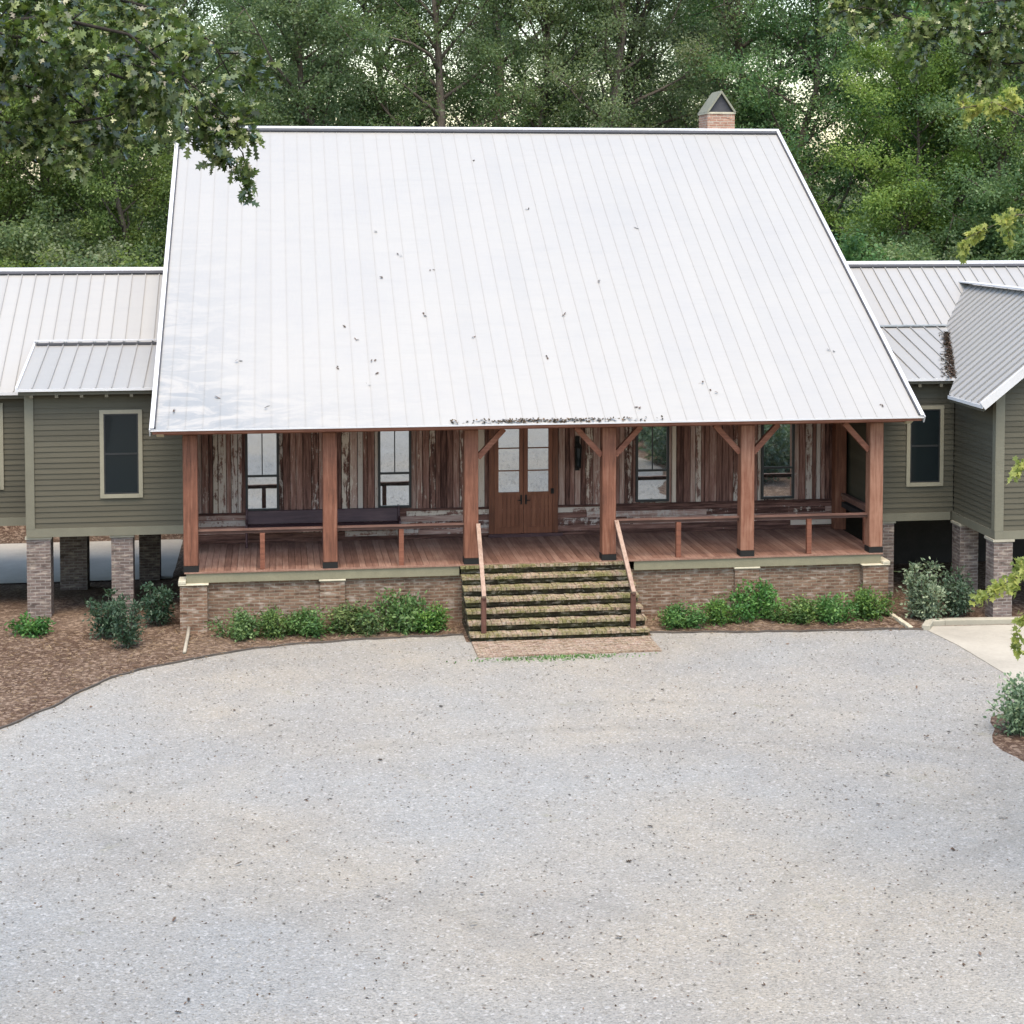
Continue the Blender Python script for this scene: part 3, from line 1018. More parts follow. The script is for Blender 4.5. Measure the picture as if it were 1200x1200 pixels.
def brace(b, x0, z0, x1, z1, y0, y1, t=0.115):
    d = np.array([x1 - x0, z1 - z0])
    d /= np.linalg.norm(d)
    n = np.array([-d[1], d[0]]) * t / 2
    b.prism([(x0 + n[0], z0 + n[1]), (x0 - n[0], z0 - n[1]), (x1 - n[0], z1 - n[1]), (x1 + n[0], z1 + n[1])], 'Y', y0, y1)


for i, px in enumerate(PX):
    b = MB()
    b.tone = [0.1, 0.2, 0.3, 0.25, 0.75, 1.0][i]
    top = roof_z(0.0) - 0.46
    b.box(px - HW, px + HW, 0.0 + 0.01, 0.31, FZ + 0.13, top)
    post = b.build('porch_post', M['post'], house, bevel=0.012)
    b = MB()
    b.box(px - HW - 0.006, px + HW + 0.006, 0.006, 0.316, FZ + 0.004, FZ + 0.13)
    b.build('post_boot', M['black'], post)
    for s in (-1, 1):
        if i < 2 or (i == 2 and s == -1) or (i == 5 and s == 1):
            continue
        b = MB()
        b.tone = 0.5
        brace(b, px + s * HW, 3.52, px + s * (HW + 0.56), top - 0.004, 0.09, 0.22)
        b.build('knee_brace', M['beam'], post)
b = MB()
b.tone = 0.2
b.box(15.02 - 0.27, 15.02 - 0.0, 2.72, 3.0, FZ + 0.004, 5.7)
b.build('porch_post', M['post'], house, bevel=0.012)
b = MB()
b.box(XL + 0.25, XR - 0.25, 0.02, 0.30, roof_z(0) - 0.458, roof_z(0) - 0.128)
for px in (0.0, 14.78):
    b.bar((px, 0.30, roof_z(0) - 0.3), (px, WY, roof_z(0) - 0.3), 0.22, 0.28)
b.build('porch_beam', M['beam'], house)
for x0, x1 in ((XL + 0.10, XL + 0.245), (XR - 0.245, XR - 0.10)):
    b = MB()
    b.prism([(0.02, 4.10), (0.30, 4.22), (0.30, 4.45), (-0.25, 4.28), (-0.25, 4.24)], 'X', x0, x1)
    b.build('eave_bracket', M['cream'], house)

# --- railings
RZ = 2.09


def railing(x0, x1, posts):
    b = MB()
    b.tone = 0.6
    b.box(x0, x1, 0.11, 0.21, RZ, RZ + 0.035)
    b.tone = -0.6
    b.box(x0, x1, 0.14, 0.18, RZ - 0.06, RZ - 0.002)
    r = b.build('porch_railing', M['rail'], house)
    for q in posts:
        b = MB()
        b.tone = 0.15
        b.box(q - 0.05, q + 0.05, 0.11, 0.21, FZ + 0.002, RZ - 0.062)
        b.build('rail_post', M['beam'], r)


railing(PX[0] + HW, PX[1] - HW, [1.47])
railing(PX[1] + HW, PX[2] - HW, [4.38])
railing(PX[3] + HW, PX[4] - HW, [10.38])
railing(PX[4] + HW, PX[5] - HW, [13.30])
b = MB()
b.tone = 0.9
b.box(14.88, 15.0, 0.32, 2.715, RZ - 0.02, RZ + 0.035)
b.box(14.915, 14.965, 0.32, 2.715, RZ - 0.11, RZ - 0.022)
r_ = b.build('porch_railing', M['rail'], house)
b = MB()
b.box(14.85, 14.935, 1.0, 1.09, FZ + 0.002, RZ - 0.112)
b.build('rail_post', M['beam'], r_)


# --- windows and door on the plank wall
def tall_window(x0, x1, z0, z1, split, upper_bars, lower_bars):
    F = 0.055
    b = MB()
    y0, y1 = WY - 0.085, WY - 0.023
    b.box(x0, x0 + F, y0, y1, z0, z1)
    b.box(x1 - F, x1, y0, y1, z0, z1)
    b.box(x0 + F, x1 - F, y0, y1, z0, z0 + F)
    b.box(x0 + F, x1 - F, y0, y1, z1 - F, z1)
    b.box(x0 + F, x1 - F, y0 + 0.012, y1, split - 0.025, split + 0.025)
    for q in upper_bars:
        b.box(q - 0.012, q + 0.012, y0 + 0.02, y1, split + 0.025, z1 - F)
    for q in lower_bars:
        b.box(q - 0.012, q + 0.012, y0 + 0.02, y1, z0 + F, split - 0.025)
    wnd = b.build('window', M['winframe'], house)
    b = MB()
    b.box(x0 + F, x1 - F, WY - 0.05, WY - 0.04, z0 + F, z1 - F)
    b.build('pane', M['glass'], wnd)


tall_window(1.08, 1.83, 1.985, 4.35, 2.78, [1.455], [])
tall_window(4.06, 4.82, 1.985, 4.35, 2.78, [4.44], [])
tall_window(10.03, 10.82, 1.985, 4.35, 2.72, [10.425], [])
tall_window(13.03, 13.83, 1.985, 4.35, 2.72, [], [])

b = MB()
y0, y1 = WY - 0.09, WY - 0.021
b.tone = 0.0
b.box(6.60, 6.72, y0, y1, FZ + 0.002, 4.4)
b.box(8.08, 8.20, y0, y1, FZ + 0.002, 4.4)
b.box(6.72, 8.08, y0, y1, 4.22, 4.4)
b.build('door_frame', M['door'], house)
for a, c, hs in ((6.725, 7.395, 1), (7.405, 8.075, -1)):
    b = MB()
    S = 0.095
    ya, yb = WY - 0.075, WY - 0.022
    b.tone = 0.45
    b.box(a, a + S, ya, yb, FZ + 0.05, 4.21)
    b.box(c - S, c, ya, yb, FZ + 0.05, 4.21)
    b.box(a + S, c - S, ya, yb, FZ + 0.05, FZ + 0.22)
    b.box(a + S, c - S, ya, yb, 2.20, 2.285)
    b.box(a + S, c - S, ya, yb, 4.10, 4.21)
    n = 5
    for k in range(n):
        b.tone = 0.3 + 0.5 * random.random()
        q0 = a + S + (c - a - 2 * S) * k / n
        b.box(q0 + 0.002, q0 + (c - a - 2 * S) / n - 0.004, ya + 0.018, yb, FZ + 0.22, 2.20)
    b.tone = 0.1
    for zz in (2.78, 3.30, 3.80):
        b.box(a + S, c - S, ya + 0.01, yb, zz - 0.014, zz + 0.014)
    dr = b.build('door', M['door'], house)
    b = MB()
    b.box(a + S, c - S, WY - 0.05, WY - 0.04, 2.285, 4.10)
    b.build('pane', M['doorglass'], dr)
    b = MB()
    hx = c - 0.05 if hs == 1 else a + 0.05
    b.box(hx - 0.02, hx + 0.02, WY - 0.09, WY - 0.076, 2.0, 2.22)
    b.tube([(hx, WY - 0.09, 2.10), (hx, WY - 0.13, 2.10), (hx - hs * 0.09, WY - 0.13, 2.10)], [0.012] * 3, 6)
    b.build('door_handle', M['black'], dr)
b = MB()
b.box(6.58, 8.30, WY - 0.16, WY - 0.092, FZ + 0.003, FZ + 0.07)
b.build('door_sill', M['pew'], house)
b = MB()
b.box(8.03, 8.10, WY - 0.13, WY - 0.092, 2.24, 2.36)
b.build('doorbell_box', M['black'], house)

# --- dark plaque/lantern on the wall
lan = thing('wall_lantern', 'tall narrow dark lantern fixed to the weathered planks right of the door', 'lantern', (8.66, WY - 0.02, 2.7))
b = MB()
b.box(8.61, 8.71, WY - 0.05, WY - 0.024, 2.75, 3.55)
b.bar((8.66, WY - 0.05, 3.42), (8.66, WY - 0.17, 3.42), 0.025, 0.025)
b.tube([(8.66, WY - 0.17, 3.44), (8.66, WY - 0.17, 3.36), (8.66, WY - 0.17, 3.30)], [0.015, 0.06, 0.10], 6)
b.tube([(8.66, WY - 0.17, 2.86), (8.66, WY - 0.17, 2.82)], [0.075, 0.05], 6)
for k in range(4):
    an = math.pi / 4 + k * math.pi / 2
    b.bar((8.66 + 0.085 * math.cos(an), WY - 0.17 + 0.085 * math.sin(an), 3.30), (8.66 + 0.065 * math.cos(an), WY - 0.17 + 0.065 * math.sin(an), 2.86), 0.014, 0.014)
b.build('lantern_cage', M['black'], lan)
b = MB()
b.tube([(8.66, WY - 0.17, 3.29), (8.66, WY - 0.17, 2.87)], [0.075, 0.055], 6)
b.build('lantern_glass', M['screen'], lan)

# --- pew on the porch
pew = thing('pew_bench', 'long dark wooden pew against the porch wall under the two left windows', 'bench', (2.85, 2.6, FZ))
b = MB()
b.prism([(2.83, FZ + 0.45), (2.90, FZ + 0.45), (2.955, FZ + 0.74), (2.91, FZ + 0.74)], 'X', 1.12, 4.50)
b.build('backrest', M['pew'], pew, bevel=0.008)
b = MB()
b.box(1.12, 4.50, 2.42, 2.84, FZ + 0.40, FZ + 0.445)
b.build('seat', M['pew'], pew, bevel=0.008)
for q in (1.08, 4.50):
    b = MB()
    b.prism([(2.40, FZ), (2.90, FZ), (2.965, FZ + 0.79), (2.88, FZ + 0.79), (2.80, FZ + 0.56), (2.45, FZ + 0.52), (2.40, FZ + 0.40)], 'X', q, q + 0.045)
    b.build('end_panel', M['pew'], pew, bevel=0.008)
b = MB()
b.box(2.78, 2.82, 2.44, 2.82, FZ, FZ + 0.40)
b.build('leg', M['pew'], pew)

# ================================================================== BRICK STEPS
steps = thing('brick_steps', 'mossy brick front steps with wooden handrails and brick landing', 'steps', (7.5, -1.0, 0))
NT_, RIS, RUN = 7, 1.245 / 7, 0.27
for k in range(NT_):
    yf = -1.73 + k * RUN
    zt = RIS * (k + 1)
    xa, xb = 5.64 - 0.004 * k, 9.36 - 0.02 * k
    b = MB()
    rg = random.Random(20 + k)
    xx = xa
    while xx < xb - 0.01:      # bullnose bricks, laid on edge, none quite level
        bw_ = rg.uniform(0.085, 0.115)
        j = rg.uniform(-0.008, 0.008)
        b.tone = rg.random()
        b.box(xx, min(xb, xx + bw_ - 0.008), yf + rg.uniform(-0.014, 0.010), min(yf + 0.33, 0.026), zt - 0.055, zt + j)
        xx += bw_
    tr_ = b.build('tread', M['tread'], steps)
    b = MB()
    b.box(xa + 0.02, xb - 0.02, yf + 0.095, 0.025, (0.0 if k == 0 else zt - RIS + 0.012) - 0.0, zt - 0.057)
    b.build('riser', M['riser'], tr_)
b = MB()
rg = random.Random(77)
yy_ = -2.86
row = 0
while yy_ < -1.76:
    xx = 5.66 - (0.1 if row % 2 else 0.0)
    while xx < 9.34:
        x1 = min(9.34, xx + 0.195)
        b.tone = rg.random()
        b.box(max(5.66, xx), x1, yy_, yy_ + 0.09, 0.0, 0.045 + rg.uniform(-0.006, 0.006))
        xx += 0.2
    yy_ += 0.095
    row += 1
b.build('landing', M['landing'], steps)
for xt, xb in ((6.0, 5.93), (8.98, 9.03)):
    b = MB()
    b.tone = 0.6
    b.bar((xt, -0.02, 2.12), (xb, -1.62, 0.93), 0.085, 0.055)
    rl = b.build('handrail', M['steprail'], steps)
    b = MB()
    b.bar((xt, -0.02, 2.03), (xb, -1.60, 0.85), 0.045, 0.10)
    b.build('lower_rail', M['newel'], rl)
    b = MB()
    b.box(xb - 0.05, xb + 0.05, -1.60, -1.50, RIS, 0.90)
    b.build('newel_post', M['newel'], rl)


# ================================================================== WINGS
def slope_roof(X0, X1, yE, zE, yT, zT, pitch_w, seam=True, b=None, tone_rg=None):
    b = b or MB()
    n = max(1, round(abs(X1 - X0) / pitch_w))
    st = (X1 - X0) / n
    for i in range(n):
        a, c = X0 + i * st, X0 + (i + 1) * st
        b.tone = tone_rg.random() if tone_rg else 0.4
        b.add([(a, yE, zE), (c, yE, zE), (c, yT, zT), (a, yT, zT)], [(0, 1, 2, 3)])
    b.tone = 2.0
    for i in range(1, n):
        a = X0 + i * st
        b.bar((a, yE + 0.005, zE + 0.016), (a, yT, zT + 0.016), 0.02, 0.034)
    return b


def siding_box(parent, x0, x1, plane, z0, z1, name='wall'):
    b = siding_wall(None, x0, x1, z0, z1, 'X', plane, -1)
    return b.build(name, M['siding'], parent)


def cased_window(parent, x0, x1, z0, z1, plane):
    C = 0.085
    y0, y1 = plane - 0.055, plane - 0.028
    b = MB()
    b.box(x0, x0 + C, y0, y1, z0, z1)
    b.box(x1 - C, x1, y0, y1, z0, z1)
    b.box(x0 + C, x1 - C, y0, y1, z1 - C, z1)
    b.box(x0 + C, x1 - C, y0 - 0.012, y1, z0, z0 + C)
    wn = b.build('window', M['casing'], parent)
    b = MB()
    F = 0.03
    xa, xb, za, zb = x0 + C, x1 - C, z0 + C, z1 - C
    ya, yb = plane - 0.046, plane - 0.028
    b.box(xa, xa + F, ya, yb, za, zb)
    b.box(xb - F, xb, ya, yb, za, zb)
    b.box(xa + F, xb - F, ya, yb, za, za + F)
    b.box(xa + F, xb - F, ya, yb, zb - F, zb)
    b.box(xa + F, xb - F, ya, yb, (za + zb) / 2 - 0.02, (za + zb) / 2 + 0.02)
    b.build('sash', M['winframe'], wn)
    b = MB()
    b.box(xa + F, xb - F, plane - 0.036, plane - 0.029, za + F, zb - F)
    b.build('pane', M['screen'], wn)


def pier(parent, x0, x1, y0, y1, z0, z1, mat=None):
    b = MB()
    b.box(x0, x1, y0, y1, z0, z1)
    p = b.build('brick_pier', mat or M['brick_grey'], parent)
    b = MB()
    b.box(x0 - 0.03, x1 + 0.03, y0 - 0.03, y1 + 0.03, z1 + 0.001, z1 + 0.055)
    b.build('cap_stone', M['curb'], p)


# ---------------- left wing
LW = thing('raised_wing', 'olive sided wing raised on brick piers left of the main house', 'house wing', (-4, 1.75, 0))
LY = 1.75
siding_box(LW, -3.50, -0.01, LY, 1.94, 4.98)
siding_wall(None, LY + 0.03, 3.2, 1.94, 5.0, 'Y', -3.47, -1).build('wall', M['siding'], LW)
siding_box(LW, -12.0, -3.54, 3.2, 1.94, 4.85)
b = MB()
b.box(-3.535, -3.37, LY - 0.05, LY - 0.028, 1.94, 4.93)
b.box(-3.555, -3.536, LY - 0.05, LY + 0.12, 1.94, 4.93)
b.box(-3.55, -0.02, LY - 0.045, LY + 0.2, 1.755, 1.939)
b.box(-12.0, -3.56, 3.155, 3.4, 1.755, 1.939)
b.box(-3.55, -3.30, LY + 0.205, 3.15, 1.755, 1.939)
b.build('trim_boards', M['siding_trim'], LW)
b = MB()
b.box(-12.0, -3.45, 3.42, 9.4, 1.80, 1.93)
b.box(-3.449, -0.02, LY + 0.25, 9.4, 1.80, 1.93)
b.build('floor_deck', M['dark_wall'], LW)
siding_wall(None, -12.0, -0.02, 1.94, 5.6, 'X', 9.4, 1).build('wall', M['siding'], LW)
cased_window(LW, -1.99, -1.09, 2.57, 4.48, LY)
cased_window(LW, -5.15, -4.22, 2.57, 4.50, 3.2)
rg = random.Random(31)
RYL, RZL, EYL, EZL = 7.0, 7.28, 2.9, 4.76
mb = slope_roof(-12.4, -0.05, EYL, EZL, RYL, RZL, 0.325, tone_rg=rg)
slope_roof(-12.4, -0.05, 2 * RYL - EYL, EZL, RYL, RZL, 0.325, b=mb, tone_rg=rg)
lr = mb.build('roof', M['wing_roof'], LW, recalc=False)
b = MB()
b.prism([(EYL + 0.03, EZL - 0.02), (RYL, RZL - 0.02), (RYL, RZL - 0.14), (EYL + 0.03, EZL - 0.14)], 'X', -12.38, -0.06)
b.prism([(2 * RYL - EYL - 0.03, EZL - 0.02), (RYL, RZL - 0.02), (RYL, RZL - 0.14), (2 * RYL - EYL - 0.03, EZL - 0.14)], 'X', -12.38, -0.06)
b.build('soffit', M['siding'], lr)
b = MB()
sl = (RZL - EZL) / (RYL - EYL)
for s in (1, -1):
    b.prism([(RYL, RZL + 0.075), (RYL - s * 0.11, RZL - 0.11 * sl + 0.075), (RYL - s * 0.11, RZL - 0.11 * sl + 0.058), (RYL, RZL + 0.055)], 'X', -12.4, -0.05)
b.box(-12.4, -3.70, EYL - 0.02, EYL - 0.002, EZL - 0.06, EZL + 0.005)
b.build('ridge_cap', M['trim_metal'], lr)
b = MB()
b.bar((-12.3, RYL - 0.14, RZL - 0.14 * sl + 0.03), (-0.8, RYL - 0.14, RZL - 0.14 * sl + 0.03), 0.10, 0.05, up=(0, -sl, 1))
b.build('shadow_strip', M['dark_gap'], lr)  # dark bar in place of the shade under the wing ridge cap
# lean-to roof of the projecting bay
lt = slope_roof(-3.68, -0.05, 1.38, 4.975, 4.42, 5.72, 0.335, tone_rg=rg)
ltr = lt.build('bay_roof', M['wing_roof'], LW, recalc=False)
b = MB()
b.prism([(1.41, 4.95), (4.40, 5.69), (4.40, 5.59), (1.41, 4.85)], 'X', -3.64, -0.06)
for k in range(6):       # rafter tails
    q = -3.4 + 0.52 * k
    b.prism([(1.40, 4.845), (1.72, 4.92), (1.72, 4.80), (1.40, 4.79)], 'X', q, q + 0.07)
b.build('soffit', M['siding'], ltr)
b = MB()
b.box(-3.69, -0.8, 1.355, 1.378, 4.93, 4.985)
b.bar((-3.67, 1.37, 4.985), (-3.67, 4.40, 5.73), 0.05, 0.05)
b.bar((-3.68, 4.36, 5.775), (-0.75, 4.36, 5.775), 0.14, 0.03)
b.build('roof_trim', M['trim_metal'], ltr)
b = MB()
b.bar((-3.62, 4.24, 5.705), (-0.8, 4.24, 5.705), 0.09, 0.05)
b.build('shadow_strip', M['dark_gap'], ltr)  # dark bar drawn as the shadow line below the bay roof trim
pier(LW, -3.56, -3.06, 1.78, 2.28, -0.3, 1.698)
pier(LW, -1.78, -1.32, 1.78, 2.24, -0.3, 1.698)
pier(LW, -3.50, -2.85, 7.0, 7.6, -1.0, 1.74)
pier(LW, -1.72, -1.20, 8.6, 9.1, -1.0, 1.74)
pier(LW, -7.2, -6.7, 3.3, 3.8, -0.6, 1.698)

# ---------------- right wing
RW = thing('raised_wing', 'olive sided wing with cross gable on brick piers right of the main house', 'house wing', (18, 1.1, 0))
RY = 1.1
siding_box(RW, 15.10, 16.97, RY, 1.93, 5.0)
siding_wall(None, RY - 0.026, 3.3, 1.93, 5.05, 'Y', 15.13, -1).build('wall', M['siding'], RW)
siding_wall(None, -1.25, RY - 0.03, 1.93, 5.04, 'Y', 17.0, -1).build('wall', M['siding'], RW)
siding_box(RW, 17.03, 21.37, -1.25, 1.93, 5.0)
siding_wall(None, -1.25, 2.87, 1.93, 5.04, 'Y', 21.40, 1).build('wall', M['siding'], RW)
siding_box(RW, 21.43, 25.97, 2.9, 1.93, 4.95)
siding_wall(lambda z, zt: (max(2.9, 2.4 + max(0, zt - 4.72) / 0.579), min(10.5, 11.0 - max(0, zt - 4.72) / 0.579)), 2.9, 10.5, 1.93, 7.1, 'Y', 26.0, 1).build('wall', M['siding'], RW)
siding_wall(None, 14.82, 26.0, 1.93, 4.9, 'X', 10.5, 1).build('wall', M['siding'], RW)
# gable triangle above the front wall
GS = 0.793
GX, GZ = 19.15, None
b = MB()
gx0, gx1 = 17.03, 21.35
z = 5.0
rgx = random.Random(4)
while z < 6.9:
    h_ = (z + 0.118 - 4.68) / GS
    a, c = max(gx0, 16.45 + h_ + 0.25), min(gx1, 21.95 - h_ - 0.25)
    if c - a > 0.2:
        b.tone = rgx.random()
        b.prism([(-1.276, z), (-1.258, z + 0.118), (-1.19, z + 0.118), (-1.19, z)], 'X', a, c)
    z += 0.118
b.build('gable_wall', M['siding'], RW)
b = MB()
b.box(16.955, 17.13, -1.305, -1.277, 1.93, 4.95)
b.box(16.93, 16.953, -1.305, -1.14, 1.93, 4.95)
b.box(15.08, 16.90, RY - 0.05, RY + 0.2, 1.75, 1.929)
b.box(15.08, 15.25, RY + 0.201, 3.3, 1.75, 1.929)
b.box(16.94, 17.14, -1.30, RY + 0.2, 1.75, 1.929)
b.box(17.141, 21.44, -1.30, -1.05, 1.75, 1.929)
b.box(21.25, 21.44, -1.049, 2.85, 1.75, 1.929)
b.box(21.25, 26.03, 2.851, 3.1, 1.75, 1.929)
b.build('trim_boards', M['siding_trim'], RW)
b = MB()
b.box(14.9, 21.2, RY + 0.3, 10.4, 1.80, 1.92)
b.box(21.201, 26.0, 3.15, 10.4, 1.80, 1.92)
b.box(17.15, 21.2, -1.0, RY + 0.29, 1.80, 1.92)
b.build('floor_deck', M['dark_wall'], RW)
cased_window(RW, 15.85, 16.72, 2.53, 4.36, RY)
cased_window(RW, 17.95, 18.85, 2.5, 4.36, -1.25)
rg = random.Random(37)
RYR, RZR, EYR, EZR = 6.7, 7.35, 2.4, 4.86
mb = slope_roof(15.0, 26.4, EYR, EZR, RYR, RZR, 0.33, tone_rg=rg)
slope_roof(15.0, 26.4, 2 * RYR - EYR, EZR, RYR, RZR, 0.33, b=mb, tone_rg=rg)
rr = mb.build('roof', M['wing_roof'], RW, recalc=False)
sl = (RZR - EZR) / (RYR - EYR)
b = MB()
for s in (1, -1):
    b.prism([(RYR, RZR + 0.075), (RYR - s * 0.11, RZR - 0.11 * sl + 0.075), (RYR - s * 0.11, RZR - 0.11 * sl + 0.058), (RYR, RZR + 0.055)], 'X', 15.0, 26.4)
b.build('ridge_cap', M['trim_metal'], rr)
b = MB()
b.bar((15.2, RYR - 0.14, RZR - 0.14 * sl + 0.03), (26.3, RYR - 0.14, RZR - 0.14 * sl + 0.03), 0.10, 0.05, up=(0, -sl, 1))
b.build('shadow_strip', M['dark_gap'], rr)  # shade below this ridge cap, put in as a dark bar
# bay lean-to
LTE, LTT = (0.75, 5.00), (4.2, 5.93)
lts = (LTT[1] - LTE[1]) / (LTT[0] - LTE[0])
lt = slope_roof(15.0, 18.4, LTE[0], LTE[1], LTT[0], LTT[1], 0.335, tone_rg=rg)
ltr = lt.build('bay_roof', M['wing_roof'], RW, recalc=False)
b = MB()
b.prism([(LTE[0] + 0.03, LTE[1] - 0.02), (4.18, 5.90), (4.18, 5.80), (LTE[0] + 0.03, LTE[1] - 0.12)], 'X', 15.0, 17.4)
for k in range(4):
    q = 15.5 + 0.5 * k
    b.prism([(0.76, 4.87), (1.07, 4.95), (1.07, 4.83), (0.76, 4.81)], 'X', q, q + 0.07)
b.build('soffit', M['siding'], ltr)
b = MB()
b.box(15.0, 17.1, LTE[0] - 0.022, LTE[0] - 0.002, LTE[1] - 0.05, LTE[1] + 0.008)
b.build('roof_trim', M['trim_metal'], ltr)
b = MB()
b.bar((15.0, 4.12, 5.945), (17.98, 4.12, 5.945), 0.14, 0.035)
b.build('flashing', m_plain("dull_flashing", (0.30, 0.33, 0.35), 0.5, 0.4, 0.3), ltr)
# cross gable: ridge runs front to back
EX, EZ = 16.45, 4.68
XRG = 19.2
ZRG = EZ + GS * (XRG - EX)
yF, yB = -1.72, 6.6
gb = MB()


def y_back(X):
    """where the cross gable dies into the slopes behind it"""
    z = EZ + GS * (X - EX)
    ylt = LTE[0] + (z - LTE[1]) / lts
    ymn = EYR + (z - EZR) / sl
    y = ylt if z < LTT[1] else max(4.2, ymn)
    return max(0.72, y)


NP = 24
for side in (0, 1):
    for i in range(NP):
        pass
# panels run down the slope (along X); laid side by side along Y
ny = 26
for side in (0, 1):
    for i in range(ny):
        ya, yb_ = yF + (yB - yF) * i / ny, yF + (yB - yF) * (i + 1) / ny
        gb.tone = rg.random()

        def xlow(y):
            if y < 0.15:
                return EX
            if y < 0.78:
                return EX + (y - 0.15) / 0.63 * ((LTE[1] + 0.03 * lts - EZ) / GS)
            lo, hi = EX, XRG
            if y_back(XRG) < y:
                return None
            for _ in range(30):
                mid = (lo + hi) / 2
                if y_back(mid) < y:
                    lo = mid
                else:
                    hi = mid
            return hi
        x0a, x0b = xlow(ya), xlow(yb_)
        if x0a is None or x0b is None:
            continue
        if side == 0:
            gb.add([(x0a, ya, EZ + GS * (x0a - EX)), (XRG, ya, ZRG), (XRG, yb_, ZRG), (x0b, yb_, EZ + GS * (x0b - EX))], [(0, 1, 2, 3)])
            gb.tone = 6.0
            gb.bar((x0a + 0.02, ya, EZ + GS * (x0a + 0.02 - EX) + 0.018), (XRG - 0.05, ya, ZRG - 0.05 * GS + 0.018), 0.024, 0.04)
        else:
            f = lambda X: 2 * XRG - X
            gb.add([(f(x0a), ya, EZ + GS * (x0a - EX)), (f(x0b), yb_, EZ + GS * (x0b - EX)), (XRG, yb_, ZRG), (XRG, ya, ZRG)], [(0, 1, 2, 3)])
            gb.bar((f(x0a + 0.02), ya, EZ + GS * (x0a + 0.02 - EX) + 0.018), (XRG + 0.05, ya, ZRG - 0.05 * GS + 0.018), 0.024, 0.04)
cg = gb.build('cross_gable_roof', M['wing_roof'], RW, recalc=False)
b = MB()
b.bar((XRG, yF, ZRG + 0.05), (XRG, 6.0, ZRG + 0.05), 0.34, 0.03)
for s in (-1, 1):
    b.bar((XRG + s * (XRG - EX), yF - 0.01, EZ - 0.02), (XRG, yF - 0.01, ZRG - 0.02), 0.03, 0.17)
    b.bar((XRG + s * (XRG - EX), yF + 0.06, EZ + 0.04), (XRG, yF + 0.06, ZRG + 0.04), 0.13, 0.03)
    b.bar((XRG + s * (XRG - EX), yF, EZ - 0.03), (XRG + s * (XRG - EX), 0.15, EZ - 0.03), 0.03, 0.07)
b.build('gable_trim', M['trim_metal'], cg)
b = MB()
b.prism([(EX + 0.03, EZ - 0.02), (XRG, ZRG - 0.05), (2 * XRG - EX - 0.03, EZ - 0.02), (2 * XRG - EX - 0.03, EZ - 0.13), (XRG, ZRG - 0.16), (EX + 0.03, EZ - 0.13)], 'Y', yF + 0.02, 0.14)
b.build('soffit', M['siding'], cg)
pier(RW, 15.14, 15.60, 1.12, 1.58, -0.1, 1.694)
pier(RW, 16.93, 17.36, 0.55, 1.0, -0.1, 1.694)
pier(RW, 16.94, 17.36, -1.27, -0.85, -0.1, 1.694)
pier(RW, 20.95, 21.4, -1.27, -0.85, -0.1, 1.694)
pier(RW, 25.5, 25.95, 2.9, 3.35, -0.1, 1.694)
b = MB()
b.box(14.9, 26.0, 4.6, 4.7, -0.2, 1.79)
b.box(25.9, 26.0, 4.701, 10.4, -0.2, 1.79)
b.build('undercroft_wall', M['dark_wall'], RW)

# ================================================================== SMALL THINGS AT THE BEDS
dp = MB()
dp.tube([(-0.05, -0.15, 0.14), (-0.05, -0.5, 0.08), (-0.06, -1.1, 0.035), (-0.06, -1.7, 0.03)], [0.036] * 4, 8)
put(dp.build('drain_pipe', M['pvc'], smooth=True), 'pale drain pipe lying on the mulch at the left brick pier', 'pipe')
sb_ = MB()
rg = random.Random(9)
for k in range(8):
    y = -0.18 - k * 0.2
    sb_.box(14.90 + rg.uniform(-0.01, 0.01) + 0.01 * k * -0.5, 14.97, y - 0.19, y, -0.02, 0.06 + rg.uniform(0, 0.02))
put(sb_.build('stone_border', M['cap'], bevel=0.01), 'pale stone strip at the right end of the shrub bed', 'edging')

# ================================================================== SHRUBS
low_l = make_shrub('foundation_shrub', 41, 1.15, 0.85, 0.58, 2300, M['leaf_shrub'], 0.07, 'x', 'shrubs along the porch foundation', lobes=12)
low_l2 = make_shrub('foundation_shrub', 42, 1.0, 0.85, 0.66, 2300, M['leaf_shrub2'], 0.068, 'x', 'shrubs along the porch foundation', lobes=11)
spots = [(0.95, -0.55, 1.0, 'low green shrub beside the left corner pier, at the end of its bed'),
         (1.75, -0.55, 0.95, 'low green shrub second from the left corner pier'),
         (2.55, -0.42, 1.12, 'green shrub under the first rail post, left of the middle brick pier'),
         (3.35, -0.45, 1.12, 'green shrub right of the middle pier in the left bed'),
         (4.15, -0.42, 1.18, 'tall leafy green shrub under the second rail post left of the steps'),
         (4.90, -0.50, 0.95, 'light green shrub nearest the left side of the brick steps'),
         (10.35, -0.75, 1.05, 'light green shrub nearest the right side of the brick steps'),
         (11.15, -0.70, 0.85, 'small green shrub left of the right bed pier'),
         (11.95, -0.42, 1.15, 'upright green shrub standing against the right bed pier'),
         (12.75, -0.75, 1.0, 'bushy green shrub in the middle of the right bed'),
         (13.55, -0.72, 1.05, 'wide green shrub second from the right corner pier'),
         (14.45, -0.65, 1.0, 'green shrub in front of the right corner pier')]
for i, (x, y, s, lab) in enumerate(spots):
    src = (low_l, low_l2)[i % 2]
    if i < 2:
        src.location = (x, y, 0)
        src.scale = (s, s, s)
        src['label'] = lab
    else:
        copy_tree(src, (x, y, 0), i * 1.7, (s * (1.12 + 0.1 * math.sin(i * 2.3)), s * 1.12, s * (1.2 if i in (4, 8) else 0.9 + 0.14 * math.sin(i * 1.9))), lab)

